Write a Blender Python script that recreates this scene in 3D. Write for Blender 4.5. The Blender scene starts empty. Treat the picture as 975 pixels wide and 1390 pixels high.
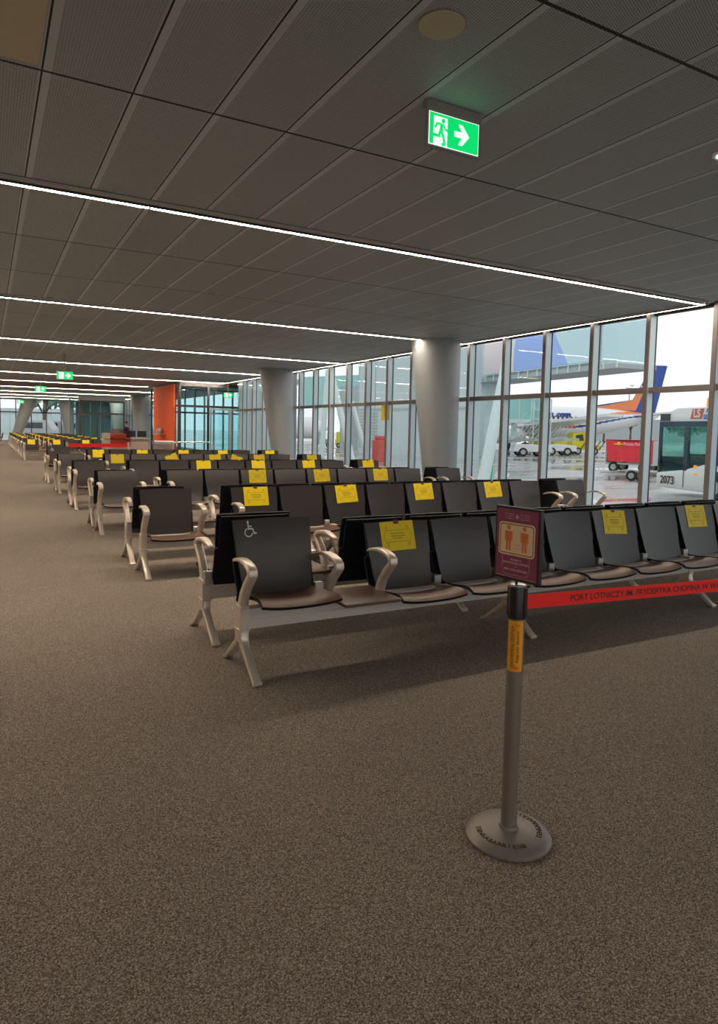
import bpy, bmesh, math, random
from mathutils import Vector, Matrix
PI = math.pi
random.seed(7)
C = bpy.context.scene.collection
sc = bpy.context.scene

# ------------------------------------------------------------------ camera
FPX, YAW, PITCH, ROLL, EYE = 913.16, .5063, .0712, .0221, 1.5
PX, PY, FW, FH = 487.5, 650.0, 975.0, 1390.0
fwd = Vector((math.sin(YAW)*math.cos(PITCH), math.cos(YAW)*math.cos(PITCH), -math.sin(PITCH)))
r0 = Vector((math.cos(YAW), -math.sin(YAW), 0)); u0 = r0.cross(fwd)
rt = r0*math.cos(ROLL)+u0*math.sin(ROLL); up = -r0*math.sin(ROLL)+u0*math.cos(ROLL)
cam = bpy.data.cameras.new('camera'); camo = bpy.data.objects.new('camera', cam); C.objects.link(camo)
M = Matrix((rt, up, -fwd)).transposed().to_4x4(); M.translation = Vector((0, 0, EYE)); camo.matrix_world = M
cam.sensor_fit = 'HORIZONTAL'; cam.sensor_width = 36; cam.lens = 36*FPX/FW
cam.shift_x = 0; cam.shift_y = (PY-FH/2)/FW
cam.clip_start = .05; cam.clip_end = 2000
sc.camera = camo
def A(px, py, D):                       # world point of a photo pixel at depth D along the lens axis
    return Vector((0, 0, EYE)) + (fwd + rt*((px-PX)/FPX) - up*((py-PY)/FPX))*D

# ------------------------------------------------------------------ world, exposure
w = bpy.data.worlds.new('overcast_sky'); sc.world = w; w.use_nodes = True
wn = w.node_tree.nodes; bg = wn['Background']
bg.inputs[0].default_value = (.90, .87, .885, 1); bg.inputs[1].default_value = .86
sc.view_settings.view_transform = 'Standard'; sc.view_settings.look = 'None'
sc.view_settings.gamma = 1; sc.view_settings.exposure = .62; sc.view_settings.use_curve_mapping = False
sc.cycles.use_denoising = True
sc.cycles.max_bounces = 10; sc.cycles.transparent_max_bounces = 24; sc.cycles.diffuse_bounces = 5
sc.cycles.sample_clamp_indirect = 6
LIGHT_COL = (1.0, .82, .64); LIGHT_E = 95.0

# ------------------------------------------------------------------ materials
def mat(name, col, rough=.5, metal=0., spec=.5, emis=None, es=0., noise=None, bump=None):
    m = bpy.data.materials.new(name); m.use_nodes = True
    nt = m.node_tree; b = nt.nodes['Principled BSDF']
    b.inputs['Base Color'].default_value = (*col, 1); b.inputs['Roughness'].default_value = rough
    b.inputs['Metallic'].default_value = metal; b.inputs['Specular IOR Level'].default_value = spec
    if emis: b.inputs['Emission Color'].default_value = (*emis, 1); b.inputs['Emission Strength'].default_value = es
    if noise or bump:
        tc = nt.nodes.new('ShaderNodeTexCoord'); n = nt.nodes.new('ShaderNodeTexNoise')
        s, amt = noise if noise else bump
        n.inputs['Scale'].default_value = s; n.inputs['Detail'].default_value = 4
        nt.links.new(tc.outputs['Object'], n.inputs['Vector'])
        if noise:
            mx = nt.nodes.new('ShaderNodeMix'); mx.data_type = 'RGBA'
            mx.inputs[6].default_value = (*[c*(1-amt) for c in col], 1); mx.inputs[7].default_value = (*[min(1, c*(1+amt)) for c in col], 1)
            nt.links.new(n.outputs[0], mx.inputs[0]); nt.links.new(mx.outputs[2], b.inputs['Base Color'])
        if bump:
            bp = nt.nodes.new('ShaderNodeBump'); bp.inputs['Strength'].default_value = bump[1]; bp.inputs['Distance'].default_value = .004
            n2 = nt.nodes.new('ShaderNodeTexNoise'); n2.inputs['Scale'].default_value = bump[0]
            nt.links.new(tc.outputs['Object'], n2.inputs['Vector'])
            nt.links.new(n2.outputs[0], bp.inputs['Height']); nt.links.new(bp.outputs[0], b.inputs['Normal'])
    return m
def glass(name, tint, refl=.07, rough=.0):
    m = bpy.data.materials.new(name); m.use_nodes = True; nt = m.node_tree
    for n in list(nt.nodes): nt.nodes.remove(n)
    o = nt.nodes.new('ShaderNodeOutputMaterial'); t = nt.nodes.new('ShaderNodeBsdfTransparent'); g = nt.nodes.new('ShaderNodeBsdfGlossy')
    t.inputs[0].default_value = (*tint, 1); g.inputs['Roughness'].default_value = rough
    mx = nt.nodes.new('ShaderNodeMixShader'); ge = nt.nodes.new('ShaderNodeNewGeometry')
    dt = nt.nodes.new('ShaderNodeVectorMath'); dt.operation = 'DOT_PRODUCT'
    nt.links.new(ge.outputs['Incoming'], dt.inputs[0]); nt.links.new(ge.outputs['Normal'], dt.inputs[1])
    c = mathn(nt, 'SUBTRACT', 1., mathn(nt, 'ABSOLUTE', dt.outputs['Value']))
    nt.links.new(mathn(nt, 'MULTIPLY_ADD', mathn(nt, 'POWER', c, 5.), 1-refl, refl), mx.inputs[0])
    nt.links.new(t.outputs[0], mx.inputs[1]); nt.links.new(g.outputs[0], mx.inputs[2]); nt.links.new(mx.outputs[0], o.inputs[0])
    return m
def nodes(m): return m.node_tree, m.node_tree.nodes, m.node_tree.nodes['Principled BSDF']
def mathn(nt, op, a, b=None, c=None):
    n = nt.nodes.new('ShaderNodeMath'); n.operation = op
    for i, v in enumerate((a, b, c)):
        if v is None: continue
        if isinstance(v, (int, float)): n.inputs[i].default_value = v
        else: nt.links.new(v, n.inputs[i])
    return n.outputs[0]
def mixc(nt, f, a, b):
    n = nt.nodes.new('ShaderNodeMix'); n.data_type = 'RGBA'
    nt.links.new(f, n.inputs[0])
    for i, v in ((6, a), (7, b)):
        if isinstance(v, tuple): n.inputs[i].default_value = (*v, 1)
        else: nt.links.new(v, n.inputs[i])
    return n.outputs[2]

# carpet: flecked loop pile
m_carpet = mat('flecked_carpet', (.2, .17, .14), .95, spec=.12)
nt, N, B = nodes(m_carpet)
tc = nt.nodes.new('ShaderNodeTexCoord')
n1 = nt.nodes.new('ShaderNodeTexVoronoi'); n1.inputs['Scale'].default_value = 330
n0 = nt.nodes.new('ShaderNodeTexNoise'); n0.inputs['Scale'].default_value = 150; n0.inputs['Detail'].default_value = 2
n3 = nt.nodes.new('ShaderNodeTexNoise'); n3.inputs['Scale'].default_value = 1.3; n3.inputs['Detail'].default_value = 3
for n in (n1, n0, n3): nt.links.new(tc.outputs['Object'], n.inputs['Vector'])
sx_ = nt.nodes.new('ShaderNodeSeparateXYZ'); nt.links.new(n1.outputs['Color'], sx_.inputs[0])
fleck = mathn(nt, 'MULTIPLY_ADD', n0.outputs[0], .7, mathn(nt, 'MULTIPLY_ADD', sx_.outputs[0], .65, -.18))
cr = nt.nodes.new('ShaderNodeValToRGB'); e = cr.color_ramp.elements
e[0].position = .10; e[0].color = (.07, .056, .046, 1); e[1].position = .9; e[1].color = (.66, .58, .50, 1)
k = e.new(.5); k.color = (.245, .205, .172, 1)
nt.links.new(fleck, cr.inputs[0])
mm = nt.nodes.new('ShaderNodeMix'); mm.data_type = 'RGBA'; mm.blend_type = 'MULTIPLY'; mm.inputs[0].default_value = .5
nt.links.new(cr.outputs[0], mm.inputs[6]); nt.links.new(mixc(nt, n1.outputs['Distance'], (1.15, 1.15, 1.15), (.5, .5, .5)), mm.inputs[7])
wear = mixc(nt, n3.outputs[0], (.86, .84, .83), (1.1, 1.08, 1.05))
m2 = nt.nodes.new('ShaderNodeMix'); m2.data_type = 'RGBA'; m2.blend_type = 'MULTIPLY'; m2.inputs[0].default_value = 1
nt.links.new(mm.outputs[2], m2.inputs[6]); nt.links.new(wear, m2.inputs[7]); nt.links.new(m2.outputs[2], B.inputs['Base Color'])
bp = nt.nodes.new('ShaderNodeBump'); bp.inputs['Strength'].default_value = .35; bp.inputs['Distance'].default_value = .003
nt.links.new(fleck, bp.inputs['Height']); nt.links.new(bp.outputs[0], B.inputs['Normal'])

# ceiling: expanded metal mesh panels, plain stripe along one edge, dark joints
PX0, PW, PY0, PL = .31, .512, 6.45, 1.962
m_ceil = mat('expanded_mesh_ceiling', (.1, .1, .1), .55, metal=0., spec=.3)
nt, N, B = nodes(m_ceil)
tc = nt.nodes.new('ShaderNodeTexCoord'); sp = nt.nodes.new('ShaderNodeSeparateXYZ'); nt.links.new(tc.outputs['Object'], sp.inputs[0])
X, Y = sp.outputs[0], sp.outputs[1]
def frac(v, o, p): return mathn(nt, 'FRACT', mathn(nt, 'DIVIDE', mathn(nt, 'SUBTRACT', v, o), p))
fx = frac(X, PX0, PW); fy = frac(Y, PY0, PL)
def tri(v, p, o=0): return mathn(nt, 'MULTIPLY', mathn(nt, 'ABSOLUTE', mathn(nt, 'SUBTRACT', frac(v, o, p), .5)), 2.)
d1 = mathn(nt, 'ADD', tri(X, .034), tri(Y, .0135)); d2 = mathn(nt, 'ABSOLUTE', mathn(nt, 'SUBTRACT', d1, 1.))
hole = mathn(nt, 'GREATER_THAN', d2, .34)
band = mathn(nt, 'GREATER_THAN', fx, .11)
inpan = mathn(nt, 'MULTIPLY', band, mathn(nt, 'LESS_THAN', fx, .985))
hole = mathn(nt, 'MULTIPLY', hole, inpan)
jx = mathn(nt, 'LESS_THAN', fx, .022); jy = mathn(nt, 'LESS_THAN', fy, .012)
joint = mathn(nt, 'MAXIMUM', jx, jy)
pn = nt.nodes.new('ShaderNodeTexWhiteNoise'); pn.noise_dimensions = '2D'
cb = nt.nodes.new('ShaderNodeCombineXYZ')
nt.links.new(mathn(nt, 'FLOOR', mathn(nt, 'DIVIDE', mathn(nt, 'SUBTRACT', X, PX0), PW)), cb.inputs[0])
nt.links.new(mathn(nt, 'FLOOR', mathn(nt, 'DIVIDE', mathn(nt, 'SUBTRACT', Y, PY0), PL)), cb.inputs[1])
nt.links.new(cb.outputs[0], pn.inputs['Vector'])
face = mixc(nt, pn.outputs['Value'], (.50, .57, .62), (.57, .64, .69))
c1 = mixc(nt, hole, face, (.15, .165, .175))
c2 = mixc(nt, joint, c1, (.006, .006, .006))
nt.links.new(c2, B.inputs['Base Color'])
bp = nt.nodes.new('ShaderNodeBump'); bp.inputs['Strength'].default_value = .5; bp.inputs['Distance'].default_value = .01; bp.invert = True
nt.links.new(mathn(nt, 'MAXIMUM', hole, joint), bp.inputs['Height']); nt.links.new(bp.outputs[0], B.inputs['Normal'])

# wet apron
m_apron = mat('wet_concrete', (.3, .31, .32), .3, spec=.6)
nt, N, B = nodes(m_apron)
tc = nt.nodes.new('ShaderNodeTexCoord'); n1 = nt.nodes.new('ShaderNodeTexNoise'); n1.inputs['Scale'].default_value = .22; n1.inputs['Detail'].default_value = 6
mp = nt.nodes.new('ShaderNodeMapping'); mp.inputs['Rotation'].default_value = (0, 0, -.5); mp.inputs['Scale'].default_value = (.5, 1.6, 1)
nt.links.new(tc.outputs['Object'], mp.inputs[0]); nt.links.new(mp.outputs[0], n1.inputs['Vector'])
cr = nt.nodes.new('ShaderNodeValToRGB'); e = cr.color_ramp.elements
e[0].position = .42; e[0].color = (.03, .03, .03, 1); e[1].position = .6; e[1].color = (.38, .38, .38, 1)
nt.links.new(n1.outputs[0], cr.inputs[0]); nt.links.new(cr.outputs[0], B.inputs['Roughness'])
nt.links.new(mixc(nt, n1.outputs[0], (.22, .22, .22), (.44, .42, .40)), B.inputs['Base Color'])

m_seat = mat('seat_cushion_brown', (.15, .085, .06), .42, spec=.5, bump=(60, .12))
m_back = mat('backrest_brown_grey', (.036, .029, .028), .34, spec=.6, bump=(70, .10))
m_shell = mat('black_moulded_shell', (.008, .008, .012), .55, spec=.25)
m_alu = mat('champagne_aluminium', (.74, .65, .55), .38, metal=.55)
m_beam = mat('grey_beam_aluminium', (.62, .57, .52), .42, metal=.2)
m_groove = mat('beam_groove', (.08, .07, .06), .6)
m_table = mat('brown_table_board', (.12, .068, .046), .4, bump=(40, .08))
m_yellow = mat('yellow_paper', (.93, .70, .006), .5, spec=.4, noise=(14, .06))
m_ink = mat('brown_ink', (.25, .14, .01), .7)
m_tape = mat('brown_tape', (.16, .05, .035), .4)
m_white = mat('white_print', (.8, .78, .76), .5)
m_column = mat('painted_column', (.29, .32, .335), .36, noise=(3, .03))
m_mcap = mat('taupe_mullion_cap', (.17, .15, .145), .5)
m_mside = mat('pale_mullion_side', (.52, .62, .66), .35, metal=.3)
m_gasket = mat('dark_gasket', (.03, .03, .035), .6)
m_dark = mat('charcoal_frame', (.04, .042, .046), .5)
m_pglass = glass('clear_window_glass', (.935, .985, .992), .018)
m_tglass = glass('teal_partition_glass', (.80, .93, .94), .04)
m_orange = mat('orange_panel', (.85, .13, .035), .65, spec=.15)
m_wall = mat('grey_wall_paint', (.62, .58, .54), .7, noise=(2, .05))
m_brownceil = mat('brown_soffit', (.12, .07, .055), .5)
m_flange = mat('light_flange', (.48, .46, .44), .45)
m_lamp = mat('strip_diffuser', (.9, .85, .8), .4, emis=LIGHT_COL, es=LIGHT_E)
m_lamp2 = mat('edge_strip_diffuser', (.9, .85, .8), .4, emis=LIGHT_COL, es=16.)
m_post = mat('graphite_post', (.28, .235, .20), .38, metal=.5)
m_basegrey = mat('cast_base_grey', (.26, .23, .21), .45, metal=.4, bump=(90, .08))
m_black = mat('black_plastic', (.018, .014, .015), .35)
m_silver = mat('brushed_silver', (.62, .62, .62), .3, metal=.8)
m_red = mat('red_webbing', (.98, .014, .008), .6)
m_amber = mat('amber_label', (.90, .38, .006), .45)
m_inkdark = mat('dark_print', (.05, .02, .01), .6)
m_redprint = mat('red_print', (.6, .05, .01), .6)
m_maroon = mat('maroon_poster', (.25, .04, .10), .4)
m_cream = mat('cream_poster', (.85, .62, .40), .5)
m_oprint = mat('orange_poster_figure', (.75, .20, .03), .5)
m_pinkline = mat('pale_poster_line', (.62, .40, .42), .5)
m_tan = mat('tan_perforated', (.55, .49, .36), .6)
m_exitgreen = mat('backlit_green', (0, .5, .16), .4, emis=(0, .62, .13), es=.7)
m_exitwhite = mat('backlit_white', (.9, .9, .9), .4, emis=(.72, .84, .80), es=.68)
m_signhouse = mat('sign_housing', (.32, .29, .27), .45, metal=.3)
M_bus = mat('bus_white_paint', (.70, .73, .70), .3)
M_busglass = mat('dark_bus_glass', (.03, .06, .09), .06, spec=.9)
M_busglass2 = glass('bus_side_glass', (.72, .90, .87), .06)
M_blue = mat('blue_print', (.02, .15, .5), .5); M_cyan = mat('cyan_print', (.02, .35, .55), .5)
M_tire = mat('tyre_rubber', (.02, .02, .02), .8)
M_tarp = mat('red_tarpaulin', (.78, .03, .05), .5, noise=(3, .15)); M_btarp = mat('blue_tarpaulin', (.03, .20, .62), .5)
M_cart = mat('galvanised_cart', (.42, .44, .43), .45, metal=.5)
M_yel = mat('yellow_vehicle_paint', (.85, .72, .02), .4); M_orangep = mat('orange_livery', (.85, .25, .08), .35)
M_plane = mat('white_aircraft_paint', (.80, .80, .80), .28); M_navy = mat('navy_livery', (.02, .07, .35), .3)
M_rust = mat('red_livery_line', (.55, .10, .05), .4)
M_facade = mat('pale_cladding', (.56, .66, .66), .5, noise=(.4, .06)); M_facade2 = mat('grey_cladding', (.42, .47, .48), .5)
M_steel = mat('pale_green_steel', (.66, .78, .76), .4)
M_teal = mat('teal_glazing', (.30, .62, .58), .12, spec=.8)
M_ad_blue = mat('blue_banner', (.36, .52, .95), .5); M_ad_teal = mat('pale_teal_banner', (.60, .82, .86), .5); M_ad_pink = mat('pale_pink_banner', (.85, .74, .75), .5)
M_green = mat('green_plastic', (.0, .55, .22), .5); M_redbox = mat('red_cabinet_paint', (.62, .10, .08), .5)
M_leaf = mat('tree_leaves', (.16, .28, .20), .8, noise=(2, .4)); M_bark = mat('bark', (.10, .08, .06), .9)
M_amberlamp = mat('amber_beacon', (.9, .22, .0), .3, emis=(1, .3, 0), es=.4)
M_skin = mat('skin', (.45, .25, .17), .6); M_hair = mat('dark_hair', (.02, .014, .01), .7); M_cloth = mat('dark_navy_cloth', (.02, .022, .035), .8)
M_desk = mat('beige_counter', (.42, .33, .28), .5); M_screen = mat('dark_screen', (.02, .02, .025), .2)
M_redglass = glass('red_acrylic', (.92, .60, .55), .03)

# ------------------------------------------------------------------ mesh helpers
class MB:
    def __init__(s): s.bm = bmesh.new(); s.slots = []
    def mi(s, m):
        if m is None: return 0
        if m not in s.slots: s.slots.append(m)
        return s.slots.index(m)
    def faces(s, vs, fs, m=None):
        i = s.mi(m); bv = [s.bm.verts.new(v) for v in vs]
        for f in fs:
            try: s.bm.faces.new([bv[k] for k in f]).material_index = i
            except ValueError: pass
        return s
    def box(s, x0, x1, y0, y1, z0, z1, m=None):
        v = [(x, y, z) for x in (x0, x1) for y in (y0, y1) for z in (z0, z1)]
        return s.faces(v, [(0, 1, 3, 2), (4, 6, 7, 5), (0, 4, 5, 1), (2, 3, 7, 6), (0, 2, 6, 4), (1, 5, 7, 3)], m)
    def obox(s, c, ax, ay, az, m=None):                 # oriented box, half axes
        c, ax, ay, az = map(Vector, (c, ax, ay, az))
        v = [c+ax*i+ay*j+az*k for i in (-1, 1) for j in (-1, 1) for k in (-1, 1)]
        return s.faces(v, [(0, 1, 3, 2), (4, 6, 7, 5), (0, 4, 5, 1), (2, 3, 7, 6), (0, 2, 6, 4), (1, 5, 7, 3)], m)
    def prism(s, pts, n, m=None):                       # polygon pts extruded by vector n
        n = Vector(n); k = len(pts); v = [Vector(p) for p in pts]; v += [p+n for p in v]
        return s.faces(v, [tuple(range(k)), tuple(range(2*k-1, k-1, -1))]+[(i, (i+1) % k, (i+1) % k+k, i+k) for i in range(k)], m)
    def lathe(s, prof, seg=24, c=(0, 0, 0), m=None, axis='z'):
        vs, fs = [], []
        for r, h in prof:
            for i in range(seg):
                a = 2*PI*i/seg; p = (r*math.cos(a), r*math.sin(a), h)
                if axis == 'y': p = (p[0], p[2], p[1])
                if axis == 'x': p = (p[2], p[0], p[1])
                vs.append((p[0]+c[0], p[1]+c[1], p[2]+c[2]))
        for j in range(len(prof)-1):
            for i in range(seg):
                a, b = j*seg+i, j*seg+(i+1) % seg; fs.append((a, b, b+seg, a+seg))
        fs.append(tuple(range(seg-1, -1, -1))); fs.append(tuple((len(prof)-1)*seg+i for i in range(seg)))
        return s.faces(vs, fs, m)
    def tube(s, pts, r, seg=8, m=None, flat=None):      # tube, r scalar or list; flat=(side half width list) gives rectangular bar in yz plane
        pts = [Vector(p) for p in pts]; n = len(pts); rr = r if isinstance(r, (list, tuple)) else [r]*n
        vs, fs = [], []; ref = None
        for i, p in enumerate(pts):
            t = (pts[min(i+1, n-1)]-pts[max(i-1, 0)]).normalized()
            if ref is None: ref = Vector((1, 0, 0)) if abs(t.x) < .9 else Vector((0, 0, 1))
            a = (ref-t*ref.dot(t)).normalized(); b = t.cross(a); ref = a
            if flat:
                hw = flat[i] if isinstance(flat, (list, tuple)) else flat
                ch = min(hw, rr[i])*.35
                for x, y in ((-hw+ch, -rr[i]), (hw-ch, -rr[i]), (hw, -rr[i]+ch), (hw, rr[i]-ch), (hw-ch, rr[i]), (-hw+ch, rr[i]), (-hw, rr[i]-ch), (-hw, -rr[i]+ch)):
                    vs.append(p+a*x+b*y)
            else:
                for k in range(seg): an = 2*PI*k/seg; vs.append(p+a*math.cos(an)*rr[i]+b*math.sin(an)*rr[i])
        sg = 8 if flat else seg
        for j in range(n-1):
            for i in range(sg): a, b = j*sg+i, j*sg+(i+1) % sg; fs.append((a, b, b+sg, a+sg))
        fs.append(tuple(range(sg-1, -1, -1))); fs.append(tuple((n-1)*sg+i for i in range(sg)))
        return s.faces(vs, fs, m)
    def sheet(s, f, us, vs_, th, m=None, medge=None):   # f(u,v)->point; thickness th along -normal
        nu, nv = len(us), len(vs_); P = [[Vector(f(u, v)) for u in us] for v in vs_]
        nor = []
        for j in range(nv):
            row = []
            for i in range(nu):
                du = P[j][min(i+1, nu-1)]-P[j][max(i-1, 0)]; dv = P[min(j+1, nv-1)][i]-P[max(j-1, 0)][i]
                row.append(du.cross(dv).normalized())
            nor.append(row)
        top = [p for r in P for p in r]; bot = [P[j][i]-nor[j][i]*th for j in range(nv) for i in range(nu)]
        K = nu*nv; ft = []; fe = []
        for j in range(nv-1):
            for i in range(nu-1):
                a = j*nu+i; ft.append((a, a+1, a+nu+1, a+nu)); fe.append((a+K, a+nu+K, a+nu+1+K, a+1+K))
        ring = [i for i in range(nu)]+[j*nu+nu-1 for j in range(1, nv)]+[(nv-1)*nu+i for i in range(nu-2, -1, -1)]+[j*nu for j in range(nv-2, 0, -1)]
        for q in range(len(ring)): a, b = ring[q], ring[(q+1) % len(ring)]; fe.append((a, a+K, b+K, b))
        i0, i1 = s.mi(m), s.mi(medge if medge else m)
        bv = [s.bm.verts.new(v) for v in top+bot]
        for F, ii in ((ft, i0), (fe, i1)):
            for q in F: s.bm.faces.new([bv[k] for k in q]).material_index = ii
        return s
    def bevel(s, w=.003, seg=1):
        bmesh.ops.recalc_face_normals(s.bm, faces=s.bm.faces)
        es = [e for e in s.bm.edges if len(e.link_faces) == 2 and e.calc_face_angle(0) > .6]
        bmesh.ops.bevel(s.bm, geom=es, offset=w, segments=seg, affect='EDGES', profile=.5, clamp_overlap=True); return s
    def mesh(s, name, m=None, smooth=True):
        bmesh.ops.recalc_face_normals(s.bm, faces=s.bm.faces)
        me = bpy.data.meshes.new(name); s.bm.to_mesh(me); s.bm.free()
        for q in (s.slots or [m]):
            if q: me.materials.append(q)
        if smooth:
            me.polygons.foreach_set('use_smooth', [True]*len(me.polygons)); me.set_sharp_from_angle(angle=.6)
        return me
def ob(name, me, parent=None, loc=(0, 0, 0), rot=(0, 0, 0)):
    o = bpy.data.objects.new(name, me); C.objects.link(o); o.location = loc; o.rotation_euler = rot
    if parent: o.parent = parent
    return o
def build(name, mb, m=None, parent=None, loc=(0, 0, 0), rot=(0, 0, 0), smooth=True):
    return ob(name, mb.mesh(name, m, smooth), parent, loc, rot)
def tag(o, label=None, cat=None, group=None, kind=None):
    if label: o['label'] = label
    if cat: o['category'] = cat
    if group: o['group'] = group
    if kind: o['kind'] = kind
    return o
def empty(name, loc, rz=0, label=None, cat=None, group=None):
    o = bpy.data.objects.new(name, None); C.objects.link(o); o.location = loc; o.rotation_euler = (0, 0, rz)
    return tag(o, label, cat, group)
def struct(name, mb, m=None, parent=None, smooth=False, **k):
    o = build(name, mb, m, parent, smooth=smooth, **k)
    if not parent: o['kind'] = 'structure'
    return o
def text(name, s, size, m, parent, loc, rot, align='CENTER', ext=.0004, bold=0, sx=1):
    cu = bpy.data.curves.new(name, 'FONT'); cu.body = s; cu.size = size; cu.align_x = align; cu.align_y = 'CENTER'; cu.extrude = ext; cu.offset = bold
    cu.materials.append(m); cu.resolution_u = 3
    tmp = bpy.data.objects.new(name, cu); me = bpy.data.meshes.new_from_object(tmp); bpy.data.objects.remove(tmp); me.name = name
    o = bpy.data.objects.new(name, me); C.objects.link(o); o.parent = parent; o.location = loc; o.rotation_euler = rot; o.scale = (sx, 1, 1)
    return o
def lin(a, b, n): return [a+(b-a)*i/(n-1) for i in range(n)]
ORD = ['first', 'second', 'third', 'fourth', 'fifth', 'sixth', 'seventh', 'eighth', 'ninth', 'tenth', 'eleventh', 'twelfth', 'thirteenth']

# ------------------------------------------------------------------ the hall shell
CZ = 3.56; WX = 9.75; WXO = 12.6; YB = 30.5; YEND = 64.0
struct('floor', MB().box(-7, WX+.1, -9, 28.9, -.3, 0).box(-7, WXO+.1, 28.9, YEND+.2, -.3, 0), m_carpet)
struct('ceiling', MB().box(-7, WX+.1, -9, 28.9, CZ, CZ+.25).box(-7, WXO+.1, 28.9, YEND+.2, CZ, CZ+.25), m_ceil)
struct('wall_left', MB().box(-7.2, -7, -9, YEND, 0, CZ), m_wall)  # unseen wall, added to keep sky light out and bounce light back
struct('ceiling_soffit', MB().box(-7, 7.4, 36.3, 41.6, CZ-.04, CZ), m_brownceil)
struct('ceiling_soffit', MB().box(9.9, WXO, 29.1, YB-.1, CZ-.05, CZ), m_brownceil)
# window wall, each bay an object: mullion, rails, glass
wn_count = [0]
def bay(p0, p1, zs=(.10, 2.28, CZ), g=None, inward=(-1, 0), name='window', thin=1., pane=True, cap=None):
    p0, p1 = Vector((*p0, 0)), Vector((*p1, 0)); d = (p1-p0); L = d.length; d.normalize(); n = Vector((*inward, 0)); cap = cap or m_mcap
    wn_count[0] += 1
    f = MB()
    z0, z1 = 0, CZ
    def bx(c, hx, hy, za, zb, m): f.obox(c+Vector((0, 0, (za+zb)/2)), d*hx, n*hy, Vector((0, 0, (zb-za)/2)), m)
    bx(p0+n*.145*thin, .038*thin, .010, z0, z1, cap)                      # interior cap
    bx(p0+n*.068*thin, .036*thin, .068*thin, z0, z1, m_mside)            # aluminium web
    bx(p0-n*.02, .034*thin, .02, z0, z1, m_gasket)
    mid = (p0+p1)/2
    for zc in zs[1:-1]:
        bx(mid+n*.05*thin, L/2-.02, .06*thin, zc-.045, zc+.045, cap)
    bx(mid+n*.04*thin, L/2-.02, .05*thin, 0, zs[0], m_mside)
    bx(mid+n*.02*thin, L/2-.02, .03*thin, CZ-.06, CZ, m_gasket)
    o = struct('window_%d' % wn_count[0], f)
    if pane:
        gl = MB(); c = mid+Vector((0, 0, (zs[0]+CZ-.05)/2)); gl.obox(c, d*(L/2-.03), n*.006, Vector((0, 0, (CZ-.05-zs[0])/2)))
        build('glass', gl, g or m_pglass, o, smooth=False)
    return o
ys = [7.57+1.185*k for k in range(-13, 13)]
for a, b in zip(ys[:-1], ys[1:]): bay((WX, a), (WX, b))
bay((WX, ys[-1]), (WX, 22.55))
struct('wall_right_return', MB().box(WX-.12, WX+.1, 22.55, 22.95, 0, CZ), m_column)
struct('wall_right_step', MB().box(WX+.1, WXO, 28.85, 29.0, 0, CZ), M_facade)
for k in range(5): bay((WX, 22.99+1.18*k), (WX, 22.99+1.18*(k+1)))
bay((WXO, 29.05), (WXO, 30.4))
for k in range(14): bay((WX-1.19*(k+1), -9), (WX-1.19*k, -9), inward=(0, 1))  # unseen glazing behind the camera, added to let in cool front fill daylight
# end wall windows
ex = [-6.9]+[-6.0+1.17*k for k in range(12)]
for a, b in zip(ex[:-1], ex[1:]): bay((a, YEND), (b, YEND), zs=(.1, 2.45, CZ), inward=(0, -1), cap=m_dark)
struct('wall_end', MB().box(6.87, WXO, YEND-.05, YEND+.15, 0, CZ), m_column)
for k in range(20): bay((WX, 41.2+1.14*k), (WX, 41.2+1.14*(k+1)), g=m_tglass)

# glazed gate vestibule
def partition(name_n, X0, X1, Yf, posts, ztop=3.36, ztr=2.45, thick=.05):
    f = MB()
    for x in posts: f.box(x-.045, x+.045, Yf-.05, Yf+.05, 0, ztop, m_dark)
    f.box(X0, X1, Yf-.06, Yf+.06, ztr-.05, ztr+.05, m_dark); f.box(X0, X1, Yf-.07, Yf+.07, ztop-.02, ztop+.10, m_dark)
    f.box(X0, X1, Yf-.05, Yf+.05, 0, .08, m_dark)
    o = struct('window_%d' % name_n, f)
    for a, b in zip(posts[:-1], posts[1:]):
        build('glass', MB().box(a+.045, b-.045, Yf-.008, Yf+.008, .08, ztr-.05).box(a+.045, b-.045, Yf-.008, Yf+.008, ztr+.05, ztop-.02), m_tglass, o, smooth=False)
    return o
partition(60, 7.6, WXO, YB, [7.62, 8.92, 10.95, WXO-.05])
struct('ceiling_header', MB().box(7.55, WXO, YB-.06, YB+.2, 3.46, CZ), m_brownceil)
# sliding gate doors in front of the middle bay
for i, (a, b) in enumerate(((8.98, 9.92), (9.95, 10.89))):
    f = MB(); y = YB-.10
    for x0, x1 in ((a, a+.07), (b-.07, b)): f.box(x0, x1, y-.025, y+.025, .01, 2.38)
    f.box(a+.07, b-.07, y-.025, y+.025, 2.30, 2.38).box(a+.07, b-.07, y-.025, y+.025, .01, .12)
    o = struct('door_%d' % (i+1), f, m_silver)
    build('glass', MB().box(a+.07, b-.07, y-.008, y+.008, .12, 2.30), m_tglass, o, smooth=False)
# side wall of the vestibule: glass with orange panel
f = MB(); SX = 7.6
for y in (30.6, 33.4, 36.3): f.box(SX-.04, SX+.04, y-.04, y+.04, 0, 3.46, m_dark)
f.box(SX-.05, SX+.05, 30.6, 36.3, 2.42, 2.50, m_dark).box(SX-.06, SX+.06, 30.5, 36.4, 3.44, CZ, m_dark)
o = struct('window_61', f)
for a, b in ((30.64, 33.36), (33.44, 36.26)):
    build('glass', MB().box(SX-.006, SX+.006, a, b, .02, 2.42).box(SX-.006, SX+.006, a, b, 2.5, 3.44), glass('side_glass', (.9, .95, .95), .05), o, smooth=False)
struct('wall_orange', MB().box(SX-.12, SX-.05, 31.05, 35.2, 0, 3.44), m_orange)
# back of the vestibule: closely spaced outer mullions
for k in range(9): bay((7.8+.53*k, 36.5), (7.8+.53*(k+1), 36.5), inward=(0, -1), thin=.8, g=m_tglass)
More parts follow.
